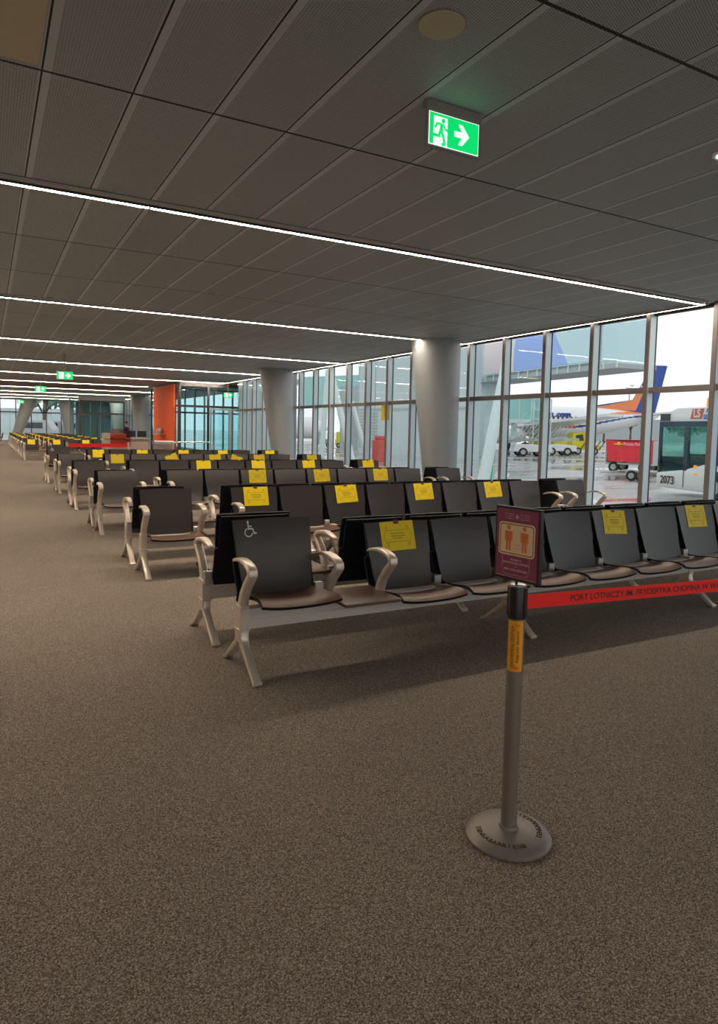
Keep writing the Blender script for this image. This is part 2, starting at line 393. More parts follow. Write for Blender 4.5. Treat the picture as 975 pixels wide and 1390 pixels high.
# second vestibule far down the hall
partition(62, 5.6, 8.6, 50.0, [5.65, 6.75, 8.55], ztop=3.1, ztr=2.3)
struct('ceiling_header', MB().box(5.55, 8.65, 49.9, 50.2, 3.2, CZ), M_facade2)
for k in range(4): bay((5.6+.75*k, 56.0), (5.6+.75*(k+1), 56.0), inward=(0, -1), g=m_tglass)

# ceiling light strips
def strip(p0, p1, label, side=-1, hw=.019, lamp=None):
    p0, p1 = Vector(p0), Vector(p1); d = (p1-p0); L = d.length; d.normalize(); n = Vector((-d.y, d.x, 0)); c = (p0+p1)/2; z = Vector((0, 0, 1))
    f = MB()
    f.obox(c+n*side*-.085-z*.012, d*(L/2), n*.026, z*.012, m_flange)
    for q in (-1, 1): f.obox(c+n*q*(hw+.005)-z*.028, d*(L/2), n*.004, z*.012, m_dark)          # white flange on the near side
    f.obox(c+n*side*.055-z*.012, d*(L/2), n*.012, z*.012, m_flange)
    f.obox(c-z*.012, d*(L/2), n*.055, z*.010, m_dark)
    k = int(L/1.96)
    for i in range(1, k): f.obox(p0+d*(i*L/k)-z*.034, d*.008, n*(hw+.004), z*.012, m_dark)
    o = build('ceiling_light', f, None, smooth=False); tag(o, label, 'ceiling light', 'ceiling light strips')
    build('diffuser', MB().obox(c-z*.038, d*(L/2-.004), n*hw, z*.003), lamp or m_lamp, o, smooth=False)
LY = [6.578+5.885*i for i in range(10)]
for i, y in enumerate(LY):
    x1 = 9.52
    if i == 5: x1 = 7.35
    if i >= 8: x1 = 9.4
    strip((-6.8, y, CZ), (x1, y, CZ), 'long glowing ceiling strip running across the hall, %s counted from the camera' % ORD[i], side=1)
strip((-6.8, LY[0]-11.77, CZ), (9.52, LY[0]-11.77, CZ), 'unseen ceiling strip added behind the photographer as front fill light', side=1)  # added lamp out of view, lights the surfaces facing the camera
strip((9.56, LY[0]-.03, CZ), (9.56, LY[4], CZ), 'glowing strip along the ceiling edge above the near windows, meeting the cross strips', side=1, hw=.010, lamp=m_lamp2)
strip((9.56, 41.9, CZ), (9.56, 62, CZ), 'glowing strip along the ceiling edge far beyond the orange wall', side=1, hw=.010, lamp=m_lamp2)
strip((7.8, YB-.25, CZ), (9.5, YB-.25, CZ), 'short glowing strip above the glazed gate vestibule', side=1, hw=.015)

# columns
def column(bx_, by, r0_, tx, ty, r1_, label):
    f = MB(); vs = []; fs = []; n = 40; rows = 12
    for j in range(rows+1):
        t = j/rows; r = r0_+(r1_-r0_)*t
        for i in range(n):
            a = 2*PI*i/n; vs.append((bx_+(tx-bx_)*t+r*math.cos(a), by+(ty-by)*t+r*math.sin(a), CZ*t))
    for j in range(rows):
        for i in range(n): a, b = j*n+i, j*n+(i+1) % n; fs.append((a, b, b+n, a+n))
    f.faces(vs, fs); o = build('column', f, m_column); tag(o, label, 'column', 'leaning tapered columns', 'structure')
column(8.86, 12.22, .345, 8.9, 12.62, .565, 'nearest broad pale column tapering to its foot beside the windows')
column(8.86, 21.25, .33, 8.9, 22.2, .59, 'second pale leaning column between windows and gate doors')
column(8.9, 45.0, .33, 8.9, 46.2, .62, 'pale leaning column partly hidden behind the orange wall')
column(8.9, 53.6, .33, 8.9, 55.0, .62, 'farthest pale leaning column, behind the walking person')
column(6.3, 62.2, .33, 5.9, 62.2, .60, 'pale column by the right side of the end windows')
column(2.0, 62.4, .33, 3.2, 62.4, .62, 'pale slanting column in front of the left end windows')

# ------------------------------------------------------------------ beam seating
def lerp_prof(P, z):
    if z <= P[0][0]: return P[0][1]
    for (z0, y0), (z1, y1) in zip(P[:-1], P[1:]):
        if z <= z1: t = (z-z0)/(z1-z0); return y0+(y1-y0)*t
    (z0, y0), (z1, y1) = P[-2:]; return y1+(z-z1)*(y1-y0)/(z1-z0)
BP = [(.385, .095), (.43, .118), (.50, .145), (.56, .162), (.62, .178), (.68, .193), (.74, .210), (.79, .225), (.845, .243)]
def S(u, z, off=0.): return (u, lerp_prof(BP, z)-.22*u*u-off, z)
def wtop(z): return lerp_prof([(.385, .232), (.50, .244), (.60, .252), (.62, .260), (.845, .268)], z)
US = [-1, -.96, -.8, -.6, -.4, -.2, 0, .2, .4, .6, .8, .96, 1]
def backrest_mesh():
    zs = [.385, .40, .43, .47, .52, .57, .60, .615, .66, .71, .76, .80, .83, .842, .846]
    def f(u, z): return S(u*wtop(z)*(.985 if z > .845 or z < .39 else 1), z+.006*(1-abs(u))*(1 if z > .8 else 0))
    return MB().sheet(f, US, zs, .018, m_back, m_shell).mesh('backrest')
def shell_mesh():
    def ws(z): return lerp_prof([(.335, .262), (.55, .272), (.604, .272), (.612, .246), (.80, .250), (.832, .246)], z)
    zs = [.335, .345, .40, .47, .54, .60, .604, .612, .66, .72, .78, .82, .832]
    def f(u, z): x, y, zz = S(u*ws(z), max(z, .40)); b = .034+.012*math.sin(PI*min(1, max(0, (z-.335)/.5))); return (x, y+b+(.03 if z < .40 else 0)*(.40-z)/.06, z)
    return MB().sheet(f, US, zs, .016, m_shell).mesh('back_shell')
PP = [(.135, .402), (.10, .396), (.04, .394), (-.03, .398), (-.10, .408), (-.17, .418), (-.23, .420), (-.27, .412), (-.30, .396)]
def pan_mesh():
    n = len(PP)
    def f(u, v):
        i = v; y, z = PP[int(i)]; t = i/(n-1); hw = .232+.028*t
        return (u*hw, y, z-.016*math.cos(u*PI/2)*(1-.5*t)+.012*abs(u)**4)
    return MB().sheet(f, US, list(range(n-1, -1, -1)), .020, m_seat, m_shell).mesh('seat')
def bracket_mesh():
    f = MB().box(.255, .315, .085, .125, .360, .455).box(-.06, .315, .03, .125, .358, .378)
    return f.bevel(.003).mesh('seat_bracket', m_silver)
def leg_mesh():
    f = MB(); hx = .030
    f.box(-hx, hx, -.050, .050, .272, .418).box(-hx-.003, hx+.003, -.056, .056, .262, .276).box(-hx, hx, -.048, .048, .19, .264)
    for s in (-1, 1):
        pts = [(0, s*.020, .265), (0, s*.026, .215), (0, s*.045, .180), (0, s*.100, .138), (0, s*.175, .082), (0, s*.248, .028), (0, s*.290, .010)]
        f.tube(pts, [.030, .028, .024, .021, .018, .015, .011], flat=[.029, .029, .029, .028, .027, .028, .030])
    f.box(-.006, .006, -.02, .02, .16, .2)
    return f.bevel(.0025).mesh('leg', m_alu)
def arm_mesh():
    f = MB()
    pts = [(0, -.016, .395), (0, -.022, .44), (0, -.050, .50), (0, -.100, .56), (0, -.155, .612), (0, -.178, .636), (0, -.176, .656), (0, -.145, .676), (0, -.085, .692), (0, -.01, .698), (0, .06, .690), (0, .12, .676), (0, .155, .664)]
    f.tube(pts, [.034, .032, .028, .025, .022, .020, .019, .016, .013, .012, .011, .009, .005], flat=[.026, .026, .027, .028, .029, .030, .030, .030, .029, .028, .025, .020, .012])
    return f.bevel(.002).mesh('armrest', m_alu)
def beam_mesh(L):
    f = MB()
    pr = [(-.040, .272), (.040, .272), (.040, .330), (.036, .333), (.036, .338), (.040, .341), (.040, .398), (-.040, .398), (-.040, .341), (-.036, .338), (-.036, .333), (-.040, .330)]
    f.prism([(0, y, z) for y, z in pr], (L, 0, 0)); return f.mesh('beam', m_beam)
def table_mesh():
    f = MB(); f.prism([(-.205, -.29, .402), (.205, -.29, .402), (.205, .13, .402), (-.205, .13, .402)], (0, 0, .022)); return f.bevel(.004, 2).mesh('side_table', m_table)
def socket_mesh():
    f = MB().box(-.085, .085, -.13, -.03, .425, .53, m_white)
    for x in (-.055, .055): f.lathe([(.022, 0), (.022, .004)], 16, (x*.75, -.134, .50), m_black, 'y')
    f.box(-.01, .01, -.134, -.13, .445, .46, m_silver); return f.mesh('socket_panel')
def ribbon(f, pts, w, m, mapf):
    for (x0, y0), (x1, y1) in zip(pts[:-1], pts[1:]):
        dx, dy = x1-x0, y1-y0; L = math.hypot(dx, dy) or 1; nx, ny = -dy/L*w/2, dx/L*w/2; ex, ey = dx/L*w/2, dy/L*w/2
        q = [(x0-ex+nx, y0-ey+ny), (x1+ex+nx, y1+ey+ny), (x1+ex-nx, y1+ey-ny), (x0-ex-nx, y0-ey-ny)]
        f.faces([mapf(*p) for p in q], [(0, 1, 2, 3)], m)
def symbol_mesh():
    f = MB(); s = .060
    def mp(x, y): return S(-.165+x*s, .775+y*s, .003)
    f.faces([mp(-.05+.13*math.cos(a), .92+.13*math.sin(a)) for a in lin(0, 2*PI, 13)[:-1]], [tuple(range(12))], m_white)
    ribbon(f, [(-.05, .72), (-.02, .2), (.42, .2), (.62, -.3), (.8, -.25)], .15, m_white, mp); ribbon(f, [(-.05, .48), (.3, .46)], .12, m_white, mp)
    ribbon(f, [(-.05+.42*math.cos(a)-.0, -.18+.42*math.sin(a)) for a in lin(PI*.62, PI*1.93, 14)], .11, m_white, mp)
    return f.mesh('accessibility_symbol', smooth=False)
ME = dict(back=backrest_mesh(), shell=shell_mesh(), pan=pan_mesh(), br=bracket_mesh(), leg=leg_mesh(), arm=arm_mesh(), table=table_mesh(), sock=socket_mesh(), sym=symbol_mesh())
SEATX = [1.64]+[2.61+.5705*k for k in range(8)]+[7.50]
beam_cache = {}
def bench(y, face, label, group, raised=False, seats=SEATX, x0=1.36, x1=7.79, symbol=False, sockets=True, far=False, origin=None, rz=0.):
    t = empty('beam_bench', (x0, y, 0) if origin is None else origin, rz, label, 'bench', group)
    rot = 0 if face < 0 else PI
    L = x1-x0+.04
    if L not in beam_cache: beam_cache[L] = beam_mesh(L)
    ob('beam', beam_cache[L], t, (-.02, 0, 0))
    nleg = 4 if x1-x0 > 6 else (3 if x1-x0 > 3 else 2)
    for i in range(nleg): ob('leg', ME['leg'], t, ((x1-x0)*i/(nleg-1), 0, 0), (0, 0, rot))
    arms = [x0]
    full = seats is SEATX
    if len(seats) > 3: arms += [x0+.575, x0+.975]
    if full: arms += [6.92, 7.205, x1]
    else: arms += [x1]
    for a in arms: ob('armrest', ME['arm'], t, (a-x0, 0, 0), (0, 0, rot))
    if len(seats) > 3: ob('side_table', ME['table'], t, (x0+.775-x0, 0, 0), (0, 0, rot))
    if full:
        tb = ob('side_table', ME['table'], t, (7.06-x0, 0, 0), (0, 0, rot)); tb.scale = (.62, 1, 1)
        if sockets: ob('socket_panel', ME['sock'], t, (7.02-x0, 0, 0), (0, 0, rot))
    for i, sx in enumerate(seats):
        dz = .065 if (raised and i == 0) else 0
        s = ob('seat', ME['pan'], t, (sx-x0, 0, dz), (0, 0, rot))
        ob('backrest', ME['back'], s); ob('back_shell', ME['shell'], s); b = ob('seat_bracket', ME['br'], s)
        if dz: b.location.z = -.03; s['label'] = 'priority seat mounted higher than the others'
        if symbol and i == 0: ob('accessibility_symbol', ME['sym'], s)
    return t
def rowname(n): return ['nearest', 'second', 'third', 'fourth', 'fifth', 'sixth'][n]
RY = lambda n: 4.30+3.0*n
for n in range(6):
    hi = n in (0, 5)
    extra = ' with a wheelchair symbol' if hi else ''
    bench(RY(n)-.40, -1, '%s row of joined dark seats facing the camera%s' % (rowname(n), extra), 'long rows of waiting seats', hi, symbol=hi)
    bench(RY(n)+.41, 1, 'joined dark seats turned away, back to back with the %s row facing the camera' % rowname(n), 'long rows of waiting seats', hi)
FARS = [1.64]+[2.61+.5705*k for k in range(5)]
FR = list(range(9, 17))
for j, n in enumerate(FR):
    bench(RY(n)-.40, -1, 'joined seats facing the camera beyond the far red belt, %s row there' % ORD[j], 'far rows of waiting seats', seats=FARS, x1=5.22, far=True)
    bench(RY(n)+.41, 1, 'joined seats turned away, backing the %s row beyond the far red belt' % ORD[j], 'far rows of waiting seats', seats=FARS, x1=5.22, far=True)
bench(0, -1, 'two dark seats seen from the side at the far left end of the hall', None, seats=[1.64, 2.21], x1=2.49, origin=(.72, 52.0, 0), rz=-PI/2)

# yellow notices on the backrests
def placard(n, k, tilt=0., du=0., dz=0., crumple=0., detail=False, high=0.):
    t = empty('paper_notice', (SEATX[k], RY(n)-.40, high))
    W, H = .285, .205; ct, st = math.cos(tilt), math.sin(tilt)
    def mp(x, y, off=.004):
        px, pz = x*ct-y*st, x*st+y*ct
        z = .745+pz+dz; cr = crumple*(math.sin(x*55+y*31)*.006+math.sin(y*70-x*20)*.004)
        px_, py_, pz_ = S(px+du, z, off+abs(cr)+.0)
        return (px_, py_, pz_)
    us = lin(-W/2, W/2, 12 if crumple else 7); vs = lin(-H/2, H/2, 9 if crumple else 6)
    build('paper', MB().sheet(lambda u, v: mp(u, v), us, vs, .0012, m_yellow), None, t)
    f = MB(); f.sheet(lambda u, v: mp(u, v, .0062), lin(-.022, .022, 3), lin(H/2-.018, H/2+.010, 3), .001, m_tape); build('tape', f, None, t)
    if detail:
        f = MB(); q = lambda x, y: mp(x, y, .0054+crumple*.004)
        A_ = [(-.085, .055), (-.12, .0), (-.085, -.055), (-.085, -.03), (.085, -.03), (.085, -.055), (.12, 0), (.085, .055), (.085, .03), (-.085, .03), (-.085, .055)]
        A_ = [(x, y*1.35) for x, y in A_]
        for a, b in zip(A_[:-1], A_[1:]):
            m_ = 4; ribbon(f, [(a[0]+(b[0]-a[0])*i/m_, a[1]+(b[1]-a[1])*i/m_) for i in range(m_+1)], .0022, m_ink, q)
        build('arrow_print', f, None, t, smooth=False)
        f = MB()
        for yy, segs in ((.018, [(-.06, -.03), (-.024, .012), (.018, .055)]), (.000, [(-.055, -.012), (-.006, .03), (.036, .058)]), (-.016, [(-.04, -.008), (-.002, .04)])):
            for a, b in segs: ribbon(f, [(a, yy), ((a+b)/2, yy), (b, yy)], .0042, m_ink, q)
        build('text_lines', f, None, t, smooth=False)
    seatname = ['seat beside the aisle', 'second seat', 'third seat', 'fourth seat', 'fifth seat', 'sixth seat', 'seventh seat', 'eighth seat', 'ninth seat', 'last seat by the windows'][k]
    if n < 6: lab = 'yellow paper notice %s on the %s of the %s row' % ('hanging askew' if abs(tilt) > .1 else 'taped flat' if not crumple else 'taped crumpled', seatname, rowname(n))
    else: lab = 'yellow notice on the %s of the %s row behind the red belt' % (seatname, ORD[n-9])
    tag(t, lab, 'notice', 'yellow notices taped to the seats')
    return t
placard(0, 1, .02, .0, .0, detail=True); placard(0, 5, -.06, .0, -.005, detail=True); placard(0, 7, -.03, .01, 0, detail=True)
placard(1, 1, .0, .02, detail=True); placard(1, 3, .05, .02, .0, crumple=1, detail=True); placard(1, 5, .02, detail=True); placard(1, 7, .03, detail=True)
placard(2, 3, .0, .01, detail=True); placard(2, 5, .04, .0, crumple=.6, detail=True); placard(2, 7, 0, .0, detail=True)
for a in ((3, 3, 0), (3, 5, 0), (3, 7, .03), (3, 9, .05), (4, 1, 0), (4, 5, .05), (4, 7, .03), (4, 9, 0), (5, 1, 0), (5, 3, 0), (5, 5, 0), (5, 7, .0), (5, 9, .04)): placard(*a)
placard(4, 3, .38, .09, .0, crumple=.6); placard(4, 6, -.35, -.03, -.03, crumple=.6)
for n in FR:
    for k in (0, 1, 3, 5):
        if k == 5 and n > 13: continue
        if k == 0 and n == 10: continue
        placard(n, k, random.uniform(-.08, .08), random.uniform(-.02, .02))

# ------------------------------------------------------------------ belt barrier in front
def stanchion(x, y, label, detail=True):
    t = empty('barrier_post', (x, y, 0), 0, label, 'barrier post')
    b = build('base', MB().lathe([(.150, 0), (.158, .004), (.158, .012), (.150, .020), (.128, .030), (.08, .034), (.036, .040), (.034, .052), (.0, .052)][:-1], 48), m_basegrey, t)
    build('pole', MB().lathe([(.0295, .05), (.0295, .835)], 32), m_post, t)
    h = MB().lathe([(.0325, .832), (.0325, .945), (.030, .951)], 32)
    for a in lin(0, 2*PI, 5)[:-1]:
        c, s = math.cos(a+.35), math.sin(a+.35); h.obox((c*.0325, s*.0325, .892), (c*.003, s*.003, 0), (-s*.010, c*.010, 0), (0, 0, .055))
    hd = build('belt_head', h, m_black, t)
    build('cap', MB().lathe([(.030, .951), (.030, .955), (.027, .957)], 32), m_silver, hd)
    if detail:
        # raised lettering round the base
        s = 'TENSABARRIER®'
        for off in (2.62, 5.32):
            for i, ch in enumerate(s):
                a = off+i*.155; r = .113
                text('base_letter', ch, .027, m_inkdark, b, (r*math.cos(a), r*math.sin(a), .0315), (0, 0, a+PI/2), ext=.001, bold=.0006)
        ang = math.atan2(-y, -x)-.06
        lb = MB().sheet(lambda u, v: (.0303*math.cos(ang+u), .0303*math.sin(ang+u), v), lin(-1.0, 1.0, 13), lin(.640, .826, 3), .0006, m_amber)
        L = build('distance_label', lb, None, t)
        # text running up the pole
        d = Vector((math.cos(ang), math.sin(ang), 0)); side = Vector((-math.sin(ang), math.cos(ang), 0))
        for body, sz, so, zc, mm_ in (('ZACHOWAJ ODSTĘP!', .0155, -.009, .733, m_inkdark), ('Keep your distance!', .0145, .009, .733, m_inkdark)):
            o = text('label_print', body, sz, mm_, L, d*(.0312 if abs(so) < .012 else .031)+side*so+Vector((0, 0, zc)), (0, 0, 0), ext=.0002)
            R = Matrix((Vector((0, 0, 1)), -side, d)).transposed(); o.rotation_euler = R.to_euler()
        for zc in (.812, .655):
            o = text('label_print', '1,5m', .016, m_redprint, L, d*.0314+Vector((0, 0, zc)), (0, 0, 0), ext=.0002)
            R = Matrix((side, Vector((0, 0, 1)), d)).transposed(); o.rotation_euler = R.to_euler()
    return t
BX, BY = 1.685, 1.828
t = stanchion(BX, BY, 'grey belt post on a round foot with maroon sign and amber label')
# sign frame on the post
sg = empty('poster_frame', (1.672, 1.822, .957), math.atan2(-.99, .14), 'maroon distancing poster in a black frame standing on the belt post', 'poster')
build('stem', MB().lathe([(.005, 0), (.005, .018)], 12), m_black, sg)
fr = MB(); W2, Z0, Z1 = .103, .014, .282
fr.box(-W2, W2, -.007, .011, Z0, Z1).bevel(.002); build('frame', fr, m_black, sg)
po = build('poster', MB().box(-W2+.010, W2-.010, -.0085, -.007, Z0+.010, Z1-.010), m_maroon, sg, smooth=False)
def rrect(x0, x1, z0, z1, r, n=5):
    p = []
    for cx, cz, a0 in ((x1-r, z1-r, 0), (x0+r, z1-r, PI/2), (x0+r, z0+r, PI), (x1-r, z0+r, 1.5*PI)):
        for i in range(n): a = a0+PI/2*i/(n-1); p.append((cx+r*math.cos(a), cz+r*math.sin(a)))
    return p
fl = lambda y: (lambda x, z: (x, y, z))
f = MB(); p = rrect(-.082, .082, .105, .225, .014); f.faces([(x, -.0092, z) for x, z in p], [tuple(range(len(p)))], m_cream)
build('pictogram_panel', f, None, po, smooth=False)
f = MB(); p = rrect(-.075, .075, .112, .218, .010); 
loopp = p+[p[0]]
acc = []
for (a, b) in zip(loopp[:-1], loopp[1:]):
    n_ = max(1, int(math.hypot(b[0]-a[0], b[1]-a[1])/.0055))
    for i in range(n_): acc.append((a[0]+(b[0]-a[0])*i/n_, a[1]+(b[1]-a[1])*i/n_))
for i in range(0, len(acc)-1, 2): ribbon(f, [acc[i], acc[i+1]], .0042, m_ink, fl(-.0097))
build('dashed_border', f, None, po, smooth=False)
for cx in (-.036, .036):
    f = MB()
    f.faces([(cx+.0085*math.cos(a), -.0098, .206+.0085*math.sin(a)) for a in lin(0, 2*PI, 13)[:-1]], [tuple(range(12))], m_oprint)
    f.faces([(cx+x, -.0098, z) for x, z in ((-.017, .193), (.017, .193), (.017, .157), (.012, .157), (.011, .18), (.011, .122), (.002, .122), (.001, .155), (-.001, .155), (-.002, .122), (-.011, .122), (-.011, .18), (-.012, .157), (-.017, .157))], [tuple(range(14))], m_oprint)
    build('standing_figure', f, None, po, smooth=False)
f = MB()
ribbon(f, [(-.062, .105), (-.062, .052), (-.055, .040), (-.045, .035), (-.006, .035)], .0014, m_pinkline, fl(-.0095))
ribbon(f, [(.062, .105), (.062, .052), (.055, .040), (.045, .035), (.006, .035)], .0014, m_pinkline, fl(-.0095))
ribbon(f, [(-.004, .0345), (0, .038), (.004, .0345)], .002, m_pinkline, fl(-.0095))
ribbon(f, [(-.006, .066), (.006, .066)], .0015, m_pinkline, fl(-.0095))
for s_ in range(3): a = s_*PI/3+PI/2; ribbon(f, [(.009*math.cos(a), .247+.009*math.sin(a)), (-.009*math.cos(a), .247-.009*math.sin(a))], .003, m_pinkline, fl(-.0095))
ribbon(f, [(-.091, .0265), (.091, .0265)], .0015, m_pinkline, fl(-.0095))
build('line_print', f, None, po, smooth=False)
R90 = (PI/2, 0, 0)
for s_, sz, z in (('PROSIMY O', .0095, .090), ('ZACHOWANIE ODSTĘPU', .0105, .078), ('KEEP YOUR DISTANCE', .0105, .053)):
    text('poster_print', s_, sz, m_pinkline, po, (0, -.0096, z), R90, ext=.0001, bold=.0003)
text('poster_print', '1,5 m', .012, m_oprint, po, (0, -.0099, .146), R90, ext=.0001)
ribb = MB(); ribbon(ribb, [(-.014, .132), (.014, .132)], .001, m_oprint, fl(-.0099)); build('arrow_print', ribb, None, po, smooth=False)
for sx_ in (-1, 1):
    for i, s_ in enumerate(('PORT LOTNICZY', 'IM. F. CHOPINA', 'W WARSZAWIE')):
        text('poster_print', s_, .0058, m_pinkline, po, (sx_*.036, -.0096, .255-.008*i), R90, ext=.0001)
# red belt
B2 = Vector((3.67, 1.57, 0)); B1 = Vector((BX, BY, 0)); bd = (B2-B1); BL = bd.length; bd.normalize(); ba = math.atan2(bd.y, bd.x)
belt = empty('barrier_belt', (B1.x, B1.y, .888), ba, 'wide red printed belt stretched from the near post to the right', 'belt')
f = MB(); f.box(.034, BL-.034, -.0012, .0012, -.026, .026); build('webbing', f, m_red, belt, smooth=False)
text('belt_print', 'PORT LOTNICZY IM. FRYDERYKA CHOPINA W WARSZAWIE', .0335, m_inkdark, belt, (.235, -.0018, -.001), R90, align='LEFT', ext=.0001, bold=.0004)
stanchion(B2.x, B2.y, 'grey belt post holding the right end of the long red belt', detail=False)

# far barrier, gate desk, rail
def slim_post(p, label):
    t = empty('barrier_post', p, 0, label, 'barrier post')
    build('base', MB().lathe([(.16, 0), (.16, .015), (.05, .03)], 20), m_basegrey, t); build('pole', MB().lathe([(.03, .02), (.03, .84)], 14), m_silver, t); build('belt_head', MB().lathe([(.034, .84), (.034, .95)], 14), m_silver, t)
pa, pb = Vector((2.20, 22.9, 0)), Vector((4.10, 23.2, 0))
slim_post(pa, 'slim silver post at the left end of the far red belt'); slim_post(pb, 'slim silver post at the right end of the far red belt')
d = (pb-pa).normalized(); n_ = Vector((-d.y, d.x, 0))
tag(build('barrier_belt', MB().obox((pa+pb)/2+Vector((0, 0, .85)), d*((pb-pa).length/2-.035), n_*.002, (0, 0, .055)), m_red, smooth=False), 'plain red belt stretched between two slim posts far down the hall', 'belt')
gd = empty('gate_counter', (4.2, 25.6, 0), 0, 'beige gate counter with screens behind the far red belt', 'counter')
build('cabinet', MB().box(-.55, 1.0, -.3, .3, 0, 1.02).box(-.55, .2, -.32, .32, 1.02, 1.22).bevel(.01), M_desk, gd)
build('worktop', MB().box(.2, 1.05, -.34, .34, 1.02, 1.06), M_desk, gd, smooth=False)
build('red_screen', MB().box(-.35, .35, -.36, -.34, .75, 1.38), M_redglass, gd, smooth=False)
for x in (.42, .80):
    mo = tag(empty('monitor', (4.2+x, 25.6, 1.0605), 0, 'small screen at the %s end of the gate counter top' % ('left' if x < .5 else 'right'), 'monitor'), group='screens on the gate counter')
    build('display', MB().box(-.16, .16, -.02, .01, .04, .26), M_screen, mo, smooth=False); build('stand', MB().box(-.05, .05, -.05, .05, 0, .012).box(-.015, .015, -.01, .01, .01, .08), M_desk, mo, smooth=False)
sc2 = empty('passport_scanner', (5.65, 25.0, 0), 0, 'low grey gate reader stand right of the gate counter', 'reader')
build('stand', MB().box(-.30, .30, -.15, .15, 0, .85).bevel(.01), M_desk, sc2); build('reader_head', MB().box(-.36, .36, -.2, .2, .85, .98).bevel(.02), m_silver, sc2)
hr = empty('guard_rail', (6.1, 25.4, 0), 0, 'bent steel guard rail in front of the orange wall', 'rail')
build('rail_tube', MB().tube([(0, 0, 0), (0, 0, .80), (.03, 0, .88), (.12, 0, .93), (1.42, 0, .93), (1.5, 0, .88), (1.53, 0, .80), (1.53, 0, 0)], .022, 10), m_silver, hr)
dv = empty('hand_dispenser', (SX-.28, 33.2, 1.15), 0, 'round silver device on a small shelf in front of the orange wall', 'device')
build('dome', MB().lathe([(.02, .30), (.12, .27), (.17, .17), (.17, .08), (.12, .0)][::-1], 20), m_silver, dv); build('shelf', MB().box(-.2, .15, -.55, .55, -.03, 0), m_silver, dv, smooth=False)

# ------------------------------------------------------------------ ceiling fittings
ex_ = empty('exit_sign', (2.625, 3.60, CZ), 0, 'green exit sign with running figure and arrow hanging near the camera', 'exit sign')
build('housing', MB().box(-.215, .215, -.018, .030, -.060, 0).box(-.207, .207, -.010, .014, -.285, -.05).bevel(.003), m_signhouse, ex_)
f = MB(); f.box(-.195, .195, -.0125, -.0101, -.268, -.070, m_exitwhite)
pn_ = build('lit_panel', f, None, ex_, smooth=False)
f = MB(); f.box(-.190, .190, -.0135, -.0126, -.263, -.075, m_exitgreen); build('green_field', f, None, pn_, smooth=False)
f = MB(); f.box(-.160, -.055, -.0145, -.0136, -.263, -.092, m_exitwhite)
f.prism([(x, -.0136, z) for x, z in ((.000, -.150), (.060, -.150), (.030, -.105), (.062, -.105), (.118, -.168), (.062, -.232), (.030, -.232), (.060, -.186), (.000, -.186))], (0, -.001, 0), m_exitwhite)
build('door_and_arrow', f, None, pn_, smooth=False)
f = MB(); y_ = fl(-.0150)
f.faces([(-.088+.0145*math.cos(a), -.0150, -.112+.0145*math.sin(a)) for a in lin(0, 2*PI, 13)[:-1]], [tuple(range(12))], m_exitgreen)
f.faces([(x, -.0150, z) for x, z in ((-.112, -.128), (-.088, -.130), (-.092, -.180), (-.116, -.182))], [(0, 1, 2, 3)], m_exitgreen)
ribbon(f, [(-.110, -.134), (-.135, -.136), (-.148, -.158)], .014, m_exitgreen, y_); ribbon(f, [(-.090, -.136), (-.072, -.160), (-.052, -.166)], .014, m_exitgreen, y_)
ribbon(f, [(-.110, -.180), (-.120, -.208), (-.165, -.208)], .019, m_exitgreen, y_); ribbon(f, [(-.098, -.180), (-.084, -.215), (-.076, -.250), (-.088, -.254)], .018, m_exitgreen, y_)
build('running_figure', f, None, pn_, smooth=False)
def small_exit(p, rz, label, s=1.):
    o = empty('exit_sign', p, rz, label, 'exit sign', 'small green exit signs far down the hall')
    build('housing', MB().box(-.28*s, .28*s, 0, .05, -.30*s, 0).box(-.02, .02, .01, .03, 0, CZ-p[2]), m_signhouse, o, smooth=False)
    pl = build('lit_panel', MB().box(-.27*s, .27*s, -.008, 0, -.29*s, -.01, m_exitgreen), None, o, smooth=False)
    f = MB(); f.box(-.20*s, -.04*s, -.012, -.008, -.27*s, -.03, m_exitwhite)
    f.prism([(x*s, -.008, z*s) for x, z in ((.03, -.12), (.11, -.12), (.07, -.06), (.12, -.06), (.21, -.15), (.12, -.24), (.07, -.24), (.11, -.18), (.03, -.18))], (0, -.004, 0), m_exitwhite)
    build('pictogram', f, None, pl, smooth=False)
def atY(px, py, Yq):
    d = fwd+rt*((px-PX)/FPX)-up*((py-PY)/FPX); return Vector((0, 0, EYE))+d*(Yq/d.y)
for px, py, Yq, lab in ((88, 504, 21.5, 'small green exit sign hanging nearest beyond the third ceiling strip'), (55, 524, 33, 'small green exit sign hanging farther off to the left of the first small one'), (28, 543, 52, 'tiny green exit sign hanging before the end windows')):
    p = atY(px, py, Yq); p.z = min(p.z, CZ-.02); small_exit(p, 0, lab, .8)
p = atY(310, 533, YB-.2); small_exit(p, 0, 'small green exit sign on the glazing above the gate doors', .75)
sp_ = empty('ceiling_speaker', (2.045, 2.93, CZ), 0, 'round tan perforated speaker in the ceiling left of the exit sign', 'speaker')
build('grille', MB().lathe([(.118, -.012), (.118, 0)], 40), m_tan, sp_); build('rim', MB().lathe([(.124, -.006), (.124, 0)], 40), m_signhouse, sp_)
dl = empty('downlight', (4.72, 3.14, CZ), 0, 'small round ceiling downlight at the right edge of the picture', 'ceiling light')
build('ring', MB().lathe([(.085, -.012), (.09, 0)], 28), m_silver, dl); build('lens', MB().lathe([(.065, -.016), (.065, -.010)], 24), m_exitwhite, dl)
ap = build('access_panel', MB().box(-.22, .295, 1.2, 4.42, CZ-.014, CZ-.001).bevel(.004), m_tan); tag(ap, 'plain tan access panel in the ceiling at the top left corner', 'panel')
ws_ = empty('window_notice', (WX-.09, 16.0, 2.05), 0, 'square yellow notice stuck high on the window between the columns', 'notice')
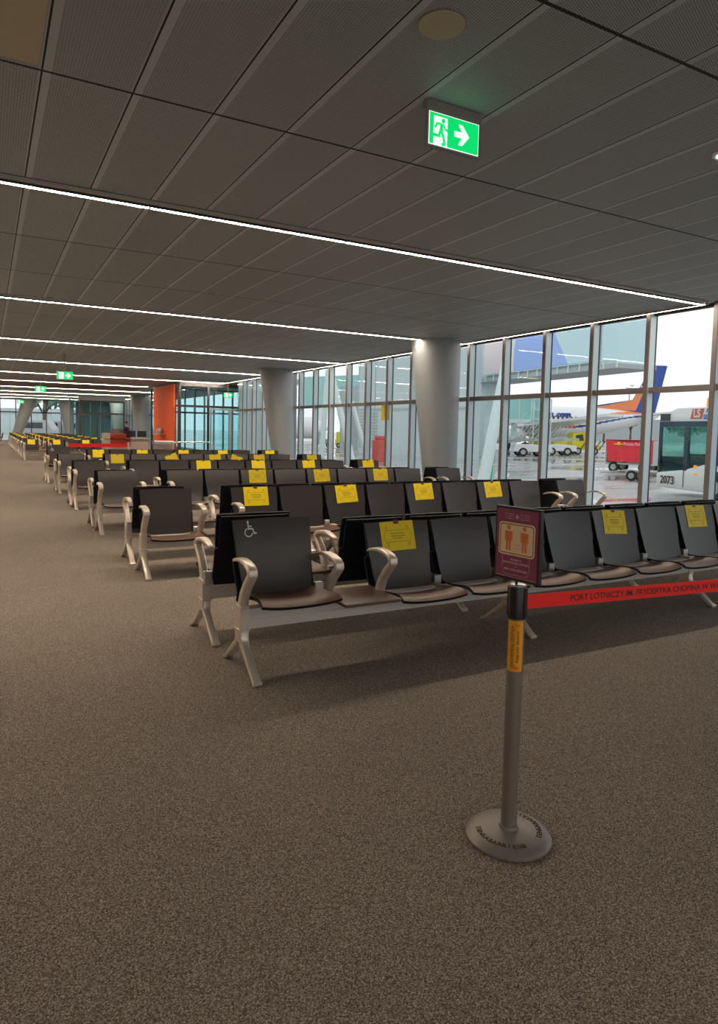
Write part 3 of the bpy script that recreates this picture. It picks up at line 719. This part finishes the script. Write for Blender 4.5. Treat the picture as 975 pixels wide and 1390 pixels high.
build('paper', MB().box(-.004, 0, -.21, .21, -.24, .24), m_yellow, ws_, smooth=False)
f = MB(); 
for yy, zz in ((.04, .08), (.04, -.08)): f.lathe([(.035, 0), (.035, .002)], 12, (-.007, yy-.04, zz+.05), m_ink, 'x'); f.box(-.007, -.004, yy-.07, yy-.01, zz-.07, zz+.01, m_ink)
build('print', f, None, ws_, smooth=False)

# ------------------------------------------------------------------ people
def person(loc, rz, label, walk=True, scale=1.):
    t = empty('person', loc, rz, label, 'person'); t.scale = (scale,)*3
    def skin(name, V, E, R, m):
        me = bpy.data.meshes.new(name); me.from_pydata(V, E, []); me.materials.append(m)
        o = ob(name, me, t); md = o.modifiers.new('skin', 'SKIN'); md.use_smooth_shade = True
        for i, r in enumerate(R): me.skin_vertices[0].data[i].radius = (r, r)
        me.skin_vertices[0].data[0].use_root = True
        s = o.modifiers.new('sub', 'SUBSURF'); s.levels = 1; s.render_levels = 1
        return o
    def mk(name, V, E, R, m):
        me = bpy.data.meshes.new(name); me.from_pydata(V, E, []); me.materials.append(m)
        o = ob(name, me, t)
        o.modifiers.new('skin', 'SKIN').use_smooth_shade = True
        if not me.skin_vertices: 
            with bpy.context.temp_override(active_object=o, object=o): pass
        for i, r in enumerate(R): me.skin_vertices[0].data[i].radius = (r, r)
        me.skin_vertices[0].data[0].use_root = True
        o.modifiers.new('sub', 'SUBSURF').render_levels = 1
        return o
    st = .22 if walk else .0
    V = [(0, 0, .95), (0, 0, 1.12), (0, 0, 1.30), (0, 0, 1.43), (0, -.01, 1.53), (0, -.02, 1.62), (0, -.02, 1.70),
         (.17, 0, 1.40), (.22, .06*(st > 0), 1.14), (.20, -.06*(st > 0), .90), (.20, -.08, .82), (-.17, 0, 1.40), (-.22, -.05, 1.14), (-.20, -.16*(st > 0), .92), (-.20, -.19*(st > 0), .84),
         (.09, 0, .90), (.10, -st*.6, .50), (.10, -st, .09), (.10, -st-.10, .04), (-.09, 0, .90), (-.10, st*.3, .50), (-.10, st*1.3, .12), (-.10, st*1.2-.09, .04)]
    E = [(0, 1), (1, 2), (2, 3), (3, 4), (4, 5), (5, 6), (3, 7), (7, 8), (8, 9), (9, 10), (3, 11), (11, 12), (12, 13), (13, 14), (0, 15), (15, 16), (16, 17), (17, 18), (0, 19), (19, 20), (20, 21), (21, 22)]
    R = [.13, .12, .14, .10, .05, .095, .085, .055, .042, .032, .035, .055, .042, .032, .035, .085, .058, .04, .04, .085, .058, .04, .04]
    mk('body', V, E, R, M_skin)
    i = [0, 1, 2, 3, 7, 8, 9, 11, 12, 13]; mp_ = {q: j for j, q in enumerate(i)}
    mk('jacket', [V[q] for q in i], [(mp_[a], mp_[b]) for a, b in E if a in mp_ and b in mp_], [R[q]+.022 for q in i], M_cloth)
    i = [0, 15, 16, 17, 19, 20, 21]; mp_ = {q: j for j, q in enumerate(i)}
    mk('trousers', [V[q] for q in i], [(mp_[a], mp_[b]) for a, b in E if a in mp_ and b in mp_], [R[q]+.02 for q in i], M_cloth)
    build('hair', MB().lathe([(.02, .0), (.085, -.02), (.105, -.07), (.10, -.13)][::-1], 16, (0, .015, 1.80)), M_hair, t)
    build('shoes', MB().box(.05, .15, -st-.20, -st+.06, 0, .08).box(-.15, -.05, st*1.2-.17, st*1.2+.08, 0, .08).bevel(.02), M_hair, t)
    return t
pp = A(172, 592, 48); person((pp.x, pp.y, 0), .9, 'person in dark jacket and trousers walking past the far gate')

# ------------------------------------------------------------------ outside
G = -.55
struct('ground', MB().box(WX+.12, 400, -200, 500, G-.2, G).box(-300, WX+.12, YEND+.4, 500, G-.2, G), m_apron)
def G_(px, py):                        # ground point of a pixel
    d = fwd+rt*((px-PX)/FPX)-up*((py-PY)/FPX); return Vector((0, 0, EYE))+d*((G-EYE)/d.z)
def wheel(name, parent, loc, r, wd, rz=0):
    o = empty(name, loc); o.parent = parent; o.rotation_euler = (0, 0, rz)
    build('tyre', MB().lathe([(r*.6, -wd/2), (r*.94, -wd/2), (r, -wd*.3), (r, wd*.3), (r*.94, wd/2), (r*.6, wd/2)], 24, axis='y'), M_tire, o)
    build('hub', MB().lathe([(r*.55, -wd*.52), (r*.6, -wd*.4), (r*.6, wd*.4), (r*.55, wd*.52)], 20, axis='y'), M_cart, o)
    return o

# apron bus: local x runs from the nose (0) backwards, near side is local -y
bf = G_(891, 668); bdir = (G_(975, 680.5)-bf); bdir.z = 0; bdir.normalize()
bus = empty('apron_bus', (bf.x, bf.y, G), math.atan2(bdir.y, bdir.x), 'white apron bus number 2073 parked outside the right hand window', 'bus')
BLn, BWd = 13.0, 3.0
f = MB()
f.prism([(.02, 0, .22), (BLn, 0, .22), (BLn, 0, 1.2), (2.6, 0, 1.2), (1.46, 0, .93), (-.03, 0, .76), (-.05, 0, .5)], (0, BWd, 0))
f.bevel(.05, 2); build('lower_body', f, M_bus, bus)
f = MB()                                                # roof pod
f.prism([(.02, -.02, 2.62), (BLn, -.02, 2.62), (BLn, -.02, 3.12), (.95, -.02, 3.12), (.25, -.02, 2.92)], (0, BWd+.04, 0), M_bus); f.bevel(.06, 2); build('roof', f, None, bus)
build('roof_intake', MB().box(.10, .62, -.06, .1, 2.66, 2.92), m_dark, bus, smooth=False)
f = MB()                                                # window band frame
f.box(.0, .10, .0, .10, .76, 2.64).box(1.42, 1.62, 0, .1, .9, 2.64).box(0.1, 1.42, 0, .10, 2.44, 2.64).box(1.62, BLn, 0, .1, 2.44, 2.64)
f.box(3.0, 3.18, 0, .1, 1.15, 2.5).box(5.0, 5.12, 0, .1, 1.15, 2.5).box(7.0, 7.12, 0, .1, 1.15, 2.5).box(9.0, 9.12, 0, .1, 1.15, 2.5).box(11, 11.12, 0, .1, 1.15, 2.5).box(12.8, BLn, 0, BWd, 1.15, 2.64)
build('window_frame', f, M_busglass, bus, smooth=False)
build('side_glass', MB().box(.1, 1.42, .03, .05, .8, 2.46).box(1.62, 12.8, .03, .05, 1.2, 2.46).box(.1, 12.8, BWd-.06, BWd-.04, 1.2, 2.5), M_busglass2, bus, smooth=False)
build('windscreen', MB().box(-.02, .02, .1, BWd-.1, 1.2, 2.6), M_busglass2, bus, smooth=False)
build('dashboard', MB().box(.05, 1.5, .12, BWd-.1, .76, 1.36).box(1.5, 1.7, .1, BWd-.1, 1.1, 1.5), M_busglass, bus, smooth=False)
build('door_seam', MB().box(1.46, 1.49, -.012, 0, .30, .93), m_dark, bus, smooth=False)
build('wheel_arch', MB().lathe([(.52, -.015), (.52, .3)], 28, (3.05, 0, .45), None, 'y'), m_dark, bus)
wheel('wheel', bus, (3.05, .12, .42), .42, .3); wheel('wheel', bus, (10.2, .12, .48), .48, .3); wheel('wheel', bus, (3.05, BWd-.2, .48), .48, .3); wheel('wheel', bus, (10.2, BWd-.2, .48), .48, .3)
build('beacon', MB().lathe([(.14, 3.12), (.15, 3.2), (.13, 3.42), (.05, 3.46)], 14, (2.35, .25, 0)), M_amberlamp, bus)
build('indicator_lamp', MB().box(1.98, 2.16, -.012, 0, 1.05, 1.12).box(1.98, 2.16, -.012, 0, .78, .84), M_amberlamp, bus, smooth=False)
text('bus_number', '2073', .40, m_inkdark, bus, (.62, -.03, .50), R90, ext=.002, bold=.006)
build('logo_plate', MB().prism([(1.72, -.03, 2.72), (2.28, -.03, 2.72), (2.38, -.03, 3.06), (1.82, -.03, 3.06)], (0, -.01, 0)), M_redbox, bus, smooth=False)
text('logo_print', 'LS', .38, M_bus, bus, (2.05, -.05, 2.89), R90, ext=.002, bold=.012)
text('lettering', 'AIRPORT', .22, M_cyan, bus, (2.46, -.03, 2.98), R90, 'LEFT', ext=.002, bold=.008)
text('lettering', 'SERVICES', .22, M_blue, bus, (2.36, -.03, 2.77), R90, 'LEFT', ext=.002, bold=.008)
# driver
dv_ = Matrix.Translation(bus.location) @ Matrix.Rotation(bus.rotation_euler.z, 4, 'Z') @ Vector((2.75, .62, .62))
person((dv_.x, dv_.y, G+.62), bus.rotation_euler.z-PI/2, 'person in dark clothes standing behind the side window of the apron bus', walk=False, scale=.98)

def dolly(px, py, L, Wd, H, ang, tarpm, label, lettering=None):
    p = G_(px, py); t = empty('baggage_dolly', (p.x, p.y, G), ang, label, 'baggage cart')
    build('deck', MB().box(0, L, 0, Wd, .45, .56).box(0, .08, 0, Wd, .56, H).box(L-.08, L, 0, Wd, .56, H).bevel(.01), M_cart, t)
    us = lin(0, 1, 22); vs = lin(0, 1, 8)
    f = MB()
    f.sheet(lambda u, v: (u*L+.25*(1-v)*(1-u)*.6, -.03-.04*math.sin(u*26+v*3)*(1-v)-.02*math.sin(u*9), .62+(H-.62)*v-.06*math.sin(PI*u)*v), us, vs, .01)
    f.box(0, L, -.02, Wd+.02, H, H+.03); f.box(0, L, Wd, Wd+.02, .62, H)
    build('tarpaulin', f, tarpm, t)
    for x in (.5, L-.5):
        for y in (.05, Wd-.05): wheel('wheel', t, (x, y, .30), .30, .18)
    build('drawbar', MB().tube([(L, Wd/2, .42), (L+.9, Wd/2, .30)], .03, 8), M_cart, t)
    if lettering:
        text('lettering', lettering, .22, m_white, t, (L*.62, -.13, H-.22), R90, ext=.002)
        build('logo', MB().lathe([(.10, 0), (.10, .01)], 14, (L*.30, -.15, H-.20), None, 'y').box(L*.30-.28, L*.30+.22, -.15, -.14, H-.25, H-.20), M_yel, t)
    return t
q0, q1 = G_(821, 640), G_(881, 643.5); a_ = math.atan2((q1-q0).y, (q1-q0).x)
dolly(821, 640, 2.7, 1.5, 1.85, a_, M_tarp, 'baggage cart covered by a red tarpaulin on the wet apron', 'Poczta Polska')
# small empty cart in front of it
cp = G_(843, 652); t = empty('cart_chassis', (cp.x, cp.y, G), a_, 'low bare cart chassis with one wheel in front of the red cart', 'cart')
build('frame', MB().box(0, 1.9, 0, .9, .42, .50).box(.2, .3, 0, .9, .3, .42), M_cart, t, smooth=False); wheel('wheel', t, (.5, -.02, .25), .25, .15); wheel('wheel', t, (.5, .92, .25), .25, .15); build('tow_bar', MB().tube([(0, .45, .45), (-1.2, .45, .3)], .03), M_cart, t)
q0, q1 = G_(647, 613), G_(683, 613); a2 = math.atan2((q1-q0).y, (q1-q0).x)
dolly(647, 613, 3.0, 1.6, 1.9, a2, M_btarp, 'baggage cart under a blue tarpaulin behind the slanted steel strut')

# yellow and white ground vehicles
def truck(px, py, L, ang, label, kind):
    p = G_(px, py); t = empty('ramp_vehicle', (p.x, p.y, G), ang, label, 'vehicle')
    if kind == 0:
        build('chassis', MB().prism([(0, 0, .45), (L, 0, .45), (L, 0, 1.0), (L*.5, 0, 1.15), (.2, 0, 1.1)], (0, 2, 0)).bevel(.04), M_plane, t)
        build('conveyor', MB().obox((L*.5, 1, 1.55), (L*.62, 0, .12), (0, .45, 0), (0, 0, .12)), M_cart, t)
        for x in (.9, L-.9):
            for y in (.1, 1.9): wheel('wheel', t, (x, y, .42), .42, .25)
        f = MB()
        for x in lin(-.1, 1.8, 6): f.tube([(x, .4, 1.3), (x+1.2, .4, 3.0)], .04, 6)
        f.tube([(-.1, .4, 1.5), (2.4, .4, 2.6)], .04, 6); build('stair_lattice', f, M_cart, t)
    elif kind == 1:
        build('cab', MB().box(0, L, 0, 1.8, .55, 1.0).box(.1, .25, 0, 1.8, 1, 2.6).box(L*.45, L*.5, 0, 1.8, 1, 2.6).box(L-.15, L, 0, 1.8, 1, 2.6).box(0, L, 0, 1.8, 2.45, 2.65).box(.25, L-.2, .0, .06, 1.0, 1.35).bevel(.02), M_yel, t)
        build('cab_glass', MB().box(.25, L-.15, .04, .07, 1.35, 2.45), M_teal, t, smooth=False)
        for x in (.6, L-.6):
            for y in (.1, 1.7): wheel('wheel', t, (x, y, .38), .38, .22)
    else:
        build('body', MB().prism([(0, 0, .5), (L, 0, .5), (L, 0, 1.0), (L*.6, 0, 1.2), (L*.4, 0, 2.5), (.1, 0, 2.35)], (0, 1.8, 0)).bevel(.04), M_yel, t)
        f = MB()
        for i in range(5): f.tube([(L*.3+i*.5, -.1, .6), (L*.3+i*.5+.6, -.1, 1.5)], .05, 6)
        build('striped_rail', f, m_dark, t)
        build('window', MB().prism([(.4, -.02, 1.5), (L*.4, -.02, 1.5), (L*.36, -.02, 2.2), (.4, -.02, 2.1)], (0, .01, 0)), M_screen, t, smooth=False)
        for x in (.7, L-.7):
            for y in (.1, 1.7): wheel('wheel', t, (x, y, .4), .4, .25)
    return t
va = math.atan2(rt.y, rt.x)
truck(697, 619.5, 3.6, va, 'white belt loader with lattice steps beneath the glazed jet bridge', 0)
truck(721, 612, 3.0, va, 'yellow framed cab standing on a loader left of the white one', 1)
truck(737, 618, 3.4, va, 'white loader chassis in front of the yellow cabin', 0)
truck(753, 611, 2.8, va, 'yellow square framed cabin to the right of the loader', 1)
truck(776, 617, 3.2, va, 'yellow hooded tug vehicle farthest right of the yellow group', 2)

# airliner: local x from nose (0) to tail, near side is local -y
t0, n0 = A(893, 590, 86), A(757, 590, 84); ad = (t0-n0); ad.z = 0; ad.normalize()
tailp = Vector((t0.x, t0.y, 0)); LEN = 36.
nose = tailp-ad*LEN
pl = empty('airliner', (nose.x, nose.y, G), math.atan2(ad.y, ad.x), 'white airliner with orange and navy stripes parked beyond the carts', 'airplane')
CZF = 3.75; RF = 1.9
f = MB(); NS, NA = 120, 100; vs, fs = [], []
def rad(s):
    if s < 5: return RF*math.sqrt(max(0, 1-(1-s/5)**2))**.9, -.25*(1-s/5)
    if s > 25: k_ = (s-25)/(LEN-25); return RF*(1-k_**1.5)*.93+RF*.07, .95*k_**1.3
    return RF, 0
ss = [LEN*(i/NS) for i in range(NS+1)]
for s_ in ss:
    r_, dz_ = rad(s_); r_ = max(r_, .03)
    for i in range(NA): a = 2*PI*i/NA; vs.append((s_, r_*math.cos(a), CZF+dz_+r_*math.sin(a)))
iw, io, inv, irr = f.mi(M_plane), f.mi(M_orangep), f.mi(M_navy), f.mi(M_rust)
bv = [f.bm.verts.new(v) for v in vs]
for j in range(NS):
    s_ = (ss[j]+ss[j+1])/2
    for i in range(NA):
        a = 2*PI*(i+.5)/NA; zc = math.sin(a); a_i = j*NA+i; b_i = j*NA+(i+1) % NA
        m_ = iw
        if s_ > 24:
            z_lo = -.30+.85*(s_-24)/12
            if z_lo-.10 < zc < z_lo+.06: m_ = inv
            elif z_lo+.34 < zc < z_lo+.34+.045*(s_-24): m_ = io
        elif s_ > 4 and -.40 < zc < -.27: m_ = irr
        f.bm.faces.new([bv[a_i], bv[b_i], bv[b_i+NA], bv[a_i+NA]]).material_index = m_
build('fuselage', f, None, pl)
f = MB(); f.prism([(25.0, -.15, CZF+1.75), (LEN-3.6, -.15, CZF+3.0), (LEN-1.2, -.15, CZF+7.4), (LEN+.8, -.15, CZF+7.4), (LEN-.6, -.15, CZF+1.2)], (0, .3, 0)); f.bevel(.05)
tf = build('tail_fin', f, M_navy, pl)
build('fin_stripe', MB().prism([(25.2, -.19, CZF+1.75), (28.5, -.19, CZF+2.15), (LEN-3.6, -.19, CZF+3.0), (LEN-2.6, -.19, CZF+4.8), (LEN-2.2, -.19, CZF+4.3), (LEN-3.3, -.19, CZF+1.6)], (0, .38, 0)), M_orangep, tf, smooth=False)
for sy in (-1, 1):
    build('stabiliser', MB().prism([(LEN-4.2, sy*.4, CZF+.9), (LEN-1.0, sy*5.6, CZF+1.3), (LEN+.2, sy*5.6, CZF+1.3), (LEN-1.2, sy*.4, CZF+.9)], (0, 0, .18)), M_plane, pl)
    build('wing', MB().prism([(13.0, sy*1.6, CZF-1.2), (20.5, sy*15.5, CZF+.3), (22.2, sy*15.5, CZF+.3), (20.8, sy*5.5, CZF-.7), (21.0, sy*1.6, CZF-1.2)], (0, 0, .28)), M_plane, pl)
    build('engine', MB().lathe([(.75, -1.9), (1.0, -1.6), (1.05, -.6), (.85, 1.0), (.5, 1.7)], 24, (14.4, sy*5.0, CZF-1.75), None, 'x'), M_plane, pl)
    for x_, y_2 in ((15.8, 2.6),): 
        build('main_gear', MB().lathe([(.55, -.3), (.55, .3)], 18, (17.2, sy*2.6, .55), None, 'y').tube([(17.2, sy*2.6, .5), (17.2, sy*2.4, CZF-1.2)], .14, 8), M_tire, pl)
build('nose_gear', MB().lathe([(.38, -.22), (.38, .22)], 18, (4.0, 0, .38), None, 'y').tube([(4.0, 0, .4), (4.0, 0, CZF-1.5)], .1, 8), M_tire, pl)
wm = MB().box(-.12, .12, -.02, .02, -.19, .19).mesh('cabin_window', M_screen, False)
for i in range(42):
    s_ = 6.5+i*.58
    r_, dz_ = rad(s_); ob('cabin_window', wm, pl, (s_, -math.sqrt(max(0, r_*r_-.16))-.005, CZF+dz_+.4))
text('lettering', 'smartwings', 1.05, M_navy, pl, (21.0, -1.80, CZF+.85), R90, 'RIGHT', ext=.15, bold=.02)
text('lettering', '.com', 1.05, M_navy, pl, (21.15, -1.80, CZF+.85), R90, 'LEFT', ext=.15, bold=.02)

# elevated glazed bridge with banners
b0, b1 = A(640, 524, 58), A(838, 499, 42); zb = (b1.z+b0.z)/2
d = Vector((b1.x-b0.x, b1.y-b0.y, 0)); L = d.length; ang = math.atan2(d.y, d.x)
br = empty('elevated_bridge', (b0.x, b0.y, 0), ang, 'raised walkway carrying blue and pale teal banners above the apron', 'bridge')
zb = b1.z; HB = 3.4
build('deck', MB().box(-1, L, 0, 3.2, zb, zb+.30).box(-1, L, 0, 3.2, zb+HB, zb+HB+.25), M_facade2, br, smooth=False)
build('core', MB().box(-1, L-1.6, .2, 3.0, zb+.3, zb+HB), M_facade, br, smooth=False)
build('glazed_end', MB().box(L-1.55, L-.05, .1, 3.1, zb+.3, zb+HB), M_ad_teal, br, smooth=False)
f = MB()
for x in lin(0, L, 16): f.box(x-.05, x+.05, -.06, 0, zb, zb+.55)
f.box(0, L, -.06, -.02, zb+.5, zb+.57); build('edge_rail', f, M_steel, br, smooth=False)
za, zc_ = zb+.6, zb+HB-.05
def xat(px): # position along the bridge for a pixel
    dd = fwd+rt*((px-PX)/FPX); o2 = Vector((b0.x, b0.y)); e_ = Vector((d.x, d.y))/L; dn = Vector((dd.x, dd.y))
    det = dn.x*(-e_.y)-dn.y*(-e_.x); tt = (o2.x*(-e_.y)-o2.y*(-e_.x))/det; pt = dn*tt; return (pt-o2).dot(e_)
xa, xb, xc, xd, xe = xat(652), xat(692), xat(742), xat(765), xat(804)
build('pink_banner', MB().box(xa, xb, -.04, .19, za, zc_), M_ad_pink, br, smooth=False)
build('blue_banner', MB().prism([(xb, -.04, za), (xd, -.04, za), (xc, -.04, zc_), (xb, -.04, zc_)], (0, .22, 0)), M_ad_blue, br, smooth=False)
build('teal_banner', MB().prism([(xd, -.04, za), (xe, -.04, za), (xe, -.04, zc_), (xc, -.04, zc_)], (0, .22, 0)), M_ad_teal, br, smooth=False)
build('bridge_pier', MB().box(0, .8, 1, 2, G, zb), M_steel, br, smooth=False)

def strut(p0, p1, r, label):
    o = build('steel_strut', MB().tube([p0, p1], [r, r*.8], 16), M_steel); tag(o, label, 'strut', 'slanted steel struts outside'); return o
s0 = G_(655, 660); strut(s0, A(697, 445, s0.dot(fwd)+1.5), .24, 'slanted pale green steel strut right of the near column')
s1 = A(470, 600, 44); s1 = G_(476, 628)
strut(G_(478, 626), A(452, 515, G_(478, 626).dot(fwd)+1), .25, 'slanting strut crossing the left windows low down')
strut(G_(436, 622), A(446, 495, G_(436, 622).dot(fwd)+1), .22, 'thin strut in the leftmost of the near windows')
strut(G_(500, 630), A(478, 545, G_(500, 630).dot(fwd)), .16, 'thin strut in front of the louvred wall')
# green bin and red cabinet
p = G_(660, 657); gb = empty('waste_bin', (p.x, p.y, G), 0, 'bright green bin at the foot of the slanted strut', 'bin')
build('bin_body', MB().lathe([(.22, 0), (.27, .75)], 16), M_green, gb); build('lid', MB().lathe([(.28, .75), (.26, .85)], 16), M_green, gb)
p = G_(517, 626); rc = empty('hydrant_cabinet', (p.x, p.y, G), .3, 'red cabinet standing outside below the yellow window notice', 'cabinet')
build('cabinet_body', MB().box(-.6, .6, -.3, .3, 0, 1.45).bevel(.03), M_redbox, rc); build('cabinet_cap', MB().box(-.42, .42, -.25, .25, 1.45, 1.75).bevel(.05), M_redbox, rc)

# neighbouring pier building seen through the left windows
def wallseg(name, pxa, Da, pxb, Db, z0, z1, th, m, label, cat, extra=None):
    a, b = A(pxa, 590, Da), A(pxb, 590, Db); a.z = b.z = 0; d = (b-a); L = d.length; d.normalize(); n = Vector((-d.y, d.x, 0))
    t = empty(name, (a.x, a.y, G), math.atan2(d.y, d.x), label, cat)
    build('walls', MB().box(0, L, 0, th, z0, z1), m, t, smooth=False)
    if extra: extra(t, L, z0, z1, th)
    return t
def louv(t, L, z0, z1, th):
    f = MB()
    for z in lin(.6, 3.6, 12): f.box(.2, 2.6, -.06, .0, z, z+.12)
    build('louvres', f, M_facade2, t, smooth=False)
    f = MB()
    for x in lin(0, L, 7): f.box(x-.04, x+.04, -.03, 0, 0, z1)
    f.box(0, L, -.05, 0, 3.9, 4.1); build('panel_joints', f, M_facade2, t, smooth=False)
wallseg('pier_building', 486, 62, 640, 52, 0, 9, 1.0, M_facade, 'pale grey clad pier building behind the near column', 'building', louv)
wallseg('link_building', 405, 90, 490, 84, 5.2, 9, 5, M_teal, 'raised teal glazed link beyond the leftmost near windows', 'building')
f_ = wallseg('service_block', 462, 76, 487, 74, 0, 7, 2, M_facade2, 'darker grey service block with louvres beside the pier building', 'building', louv)
# jet bridge
ja, jb = A(655, 560, 70), A(722, 560, 66); jd = Vector((jb.x-ja.x, jb.y-ja.y, 0)); JL = jd.length
jz = 1.5+20*68/913
jt = empty('jet_bridge', (ja.x, ja.y, 0), math.atan2(jd.y, jd.x), 'teal glazed jet bridge with stair tower above the belt loader', 'jet bridge')
build('tunnel', MB().box(-9, JL, 0, 2.6, jz, jz+2.2), M_teal, jt, smooth=False)
f = MB()
for x in lin(-9, JL, 12): f.box(x-.05, x+.05, -.06, 0, jz, jz+2.2)
f.box(-9, JL, -.1, 2.7, jz+2.2, jz+2.4).box(-9, JL, -.1, 2.7, jz-.35, jz); build('frame', f, M_steel, jt, smooth=False)
f = MB(); x0_ = JL+.2
for x in (x0_, x0_+1.2): f.box(x-.05, x+.05, 0, .1, -.5, jz+2.0).box(x-.05, x+.05, 1.2, 1.3, -.5, jz+2.0)
for z in (jz, jz+.9, jz+2.0): f.box(x0_, x0_+1.2, 0, 1.3, z, z+.08)
for i in range(9): f.box(x0_-.4-i*.28, x0_-.1-i*.28, -.9, -.1, jz-.2-i*.26, jz-.15-i*.26)
f.tube([(x0_-.2, -.9, jz+.6), (x0_-2.8, -.9, jz-1.8)], .05, 6); build('stair_tower', f, M_steel, jt, smooth=False)
build('support_leg', MB().box(JL*.5, JL*.5+.4, 1, 1.5, G, jz-.3), M_steel, jt, smooth=False)
# second aircraft tail and vehicles glimpsed far left of the near windows
tt = empty('airliner_tail', (*A(424, 600, 120).xy, G), .6, 'small distant airliner showing its white fin, left near windows', 'airplane')
build('fin', MB().prism([(0, 0, 3), (2.2, 0, 7.5), (3.6, 0, 7.5), (4.6, 0, 3)], (0, .3, 0)), M_plane, tt, smooth=False)
build('fuselage', MB().lathe([(.1, -16), (1.3, -13.5), (1.9, -10), (1.9, 0), (.4, 5.5)], 20, (0, .15, 2.4), None, 'x'), M_plane, tt)
for i, (px, py, m_, lab) in enumerate(((455, 608, M_yel, 'small yellow tug seen through the left windows'), (424, 607, M_cart, 'small grey tug seen through the leftmost windows'), (479, 608, M_orangep, 'small orange tug next to the yellow one'))):
    p = G_(px, py); t = empty('baggage_tug', (p.x, p.y, G), va, lab, 'vehicle')
    build('body', MB().box(0, 2.4, 0, 1.4, .35, 1.0).box(.1, 1.0, .1, 1.3, 1.0, 1.9).bevel(.04), m_, t)
    for x in (.4, 1.9): wheel('wheel', t, (x, 0, .3), .3, .2)
p = G_(612, 650)
# distant horizon: hangars, trees, mast
for px0, px1, D_, h_, lab in ((560, 700, 260, 9, 'long pale terminal wing on the horizon left of the airliner'), (780, 960, 300, 10, 'low pale hangar on the horizon behind the airliner')):
    wallseg('hangar', px0, D_, px1, D_, 0, h_, 20, M_facade2, lab, 'building')
def tree(px, D, h_, r_, label, seed, dense=260):
    rng = random.Random(seed); p = A(px, 590, D); t = empty('tree', (p.x, p.y, G), 0, label, 'tree', 'trees on the horizon')
    f = MB().tube([(0, 0, 0), (.1, 0, h_*.45), (-.1, .1, h_*.8)], [.35, .25, .08], 8)
    for k_ in range(5): a = k_*1.26; f.tube([(0, 0, h_*.35), (math.cos(a)*r_*.6, math.sin(a)*r_*.6, h_*.7)], [.14, .04], 6)
    build('trunk', f, M_bark, t)
    f = MB()
    for _ in range(dense):
        a, b = rng.uniform(0, 2*PI), math.acos(rng.uniform(-1, 1)); q = r_*rng.uniform(.55, 1)**.5
        c = Vector((q*math.sin(b)*math.cos(a), q*math.sin(b)*math.sin(a), h_*.66+q*.62*math.cos(b))); s_ = rng.uniform(.35, .8)
        v1_ = Vector((rng.gauss(0, 1), rng.gauss(0, 1), rng.gauss(0, 1))).normalized()*s_; v2_ = v1_.orthogonal().normalized()*s_
        v3_ = v1_.cross(v2_).normalized()*s_*.5
        f.faces([c+v1_, c+v2_, c-v1_, c-v2_, c+v3_, c-v3_], [(0, 1, 4), (1, 2, 4), (2, 3, 4), (3, 0, 4), (1, 0, 5), (2, 1, 5), (3, 2, 5), (0, 3, 5)])
    build('foliage', f, M_leaf, t, smooth=False)
tree(932, 120, 7.2, 3.6, 'broad green tree above the roof of the apron bus', 1)
tree(984, 122, 7.0, 2.6, 'green tree above the bus beacon at the right edge', 2)
for i, (px, lab) in enumerate(((820, 'left tuft of bush behind the airliner roof'), (856, 'right tuft of bush behind the airliner roof'))): tree(px, 230, 10.5, 2.0, lab, 5+i, 80)
ms = A(852, 590, 200); mast = empty('light_mast', (ms.x, ms.y, G), 0, 'tall thin floodlight mast standing beyond the airliner', 'mast')
build('pole', MB().lathe([(.3, 0), (.15, 16)], 8), M_cart, mast); build('lamp_cluster', MB().box(-1.2, 1.2, -.3, .3, 16, 16.5).box(.3, 1.6, -.3, .3, 17, 17.4), M_cart, mast, smooth=False)
# beyond the end windows
wallseg('terminal_block', -40, 135, 70, 128, 0, 5.0, 10, M_facade, 'pale terminal block seen low through the end windows', 'building', louv)
for i, (px, lab) in enumerate(((20, 'left pale van outside the end windows'), (42, 'middle pale van outside the end windows'), (78, 'pale stair truck outside the end windows'))):
    p = A(px, 590, 82+4*i); t = empty('service_van', (p.x, p.y, G), va, lab, 'vehicle')
    build('body', MB().prism([(0, 0, .4), (4.6, 0, .4), (4.6, 0, 1.4), (3.8, 0, 2.5), (0, 0, 2.5)], (0, 1.9, 0)).bevel(.06), M_cart if i < 2 else M_plane, t)
    build('side_window', MB().box(.5, 3.4, -.02, 0, 1.5, 2.2), M_screen, t, smooth=False)
    for x in (.9, 3.7): wheel('wheel', t, (x, .05, .4), .4, .25)
for i, (px, D_, lab) in enumerate(((60, 104, 'bare branched tree beyond the end windows'), (92, 106, 'bare tree right of the other outside the end windows'))): tree(px, D_, 9.5, 3.2, lab, 20+i, 60)
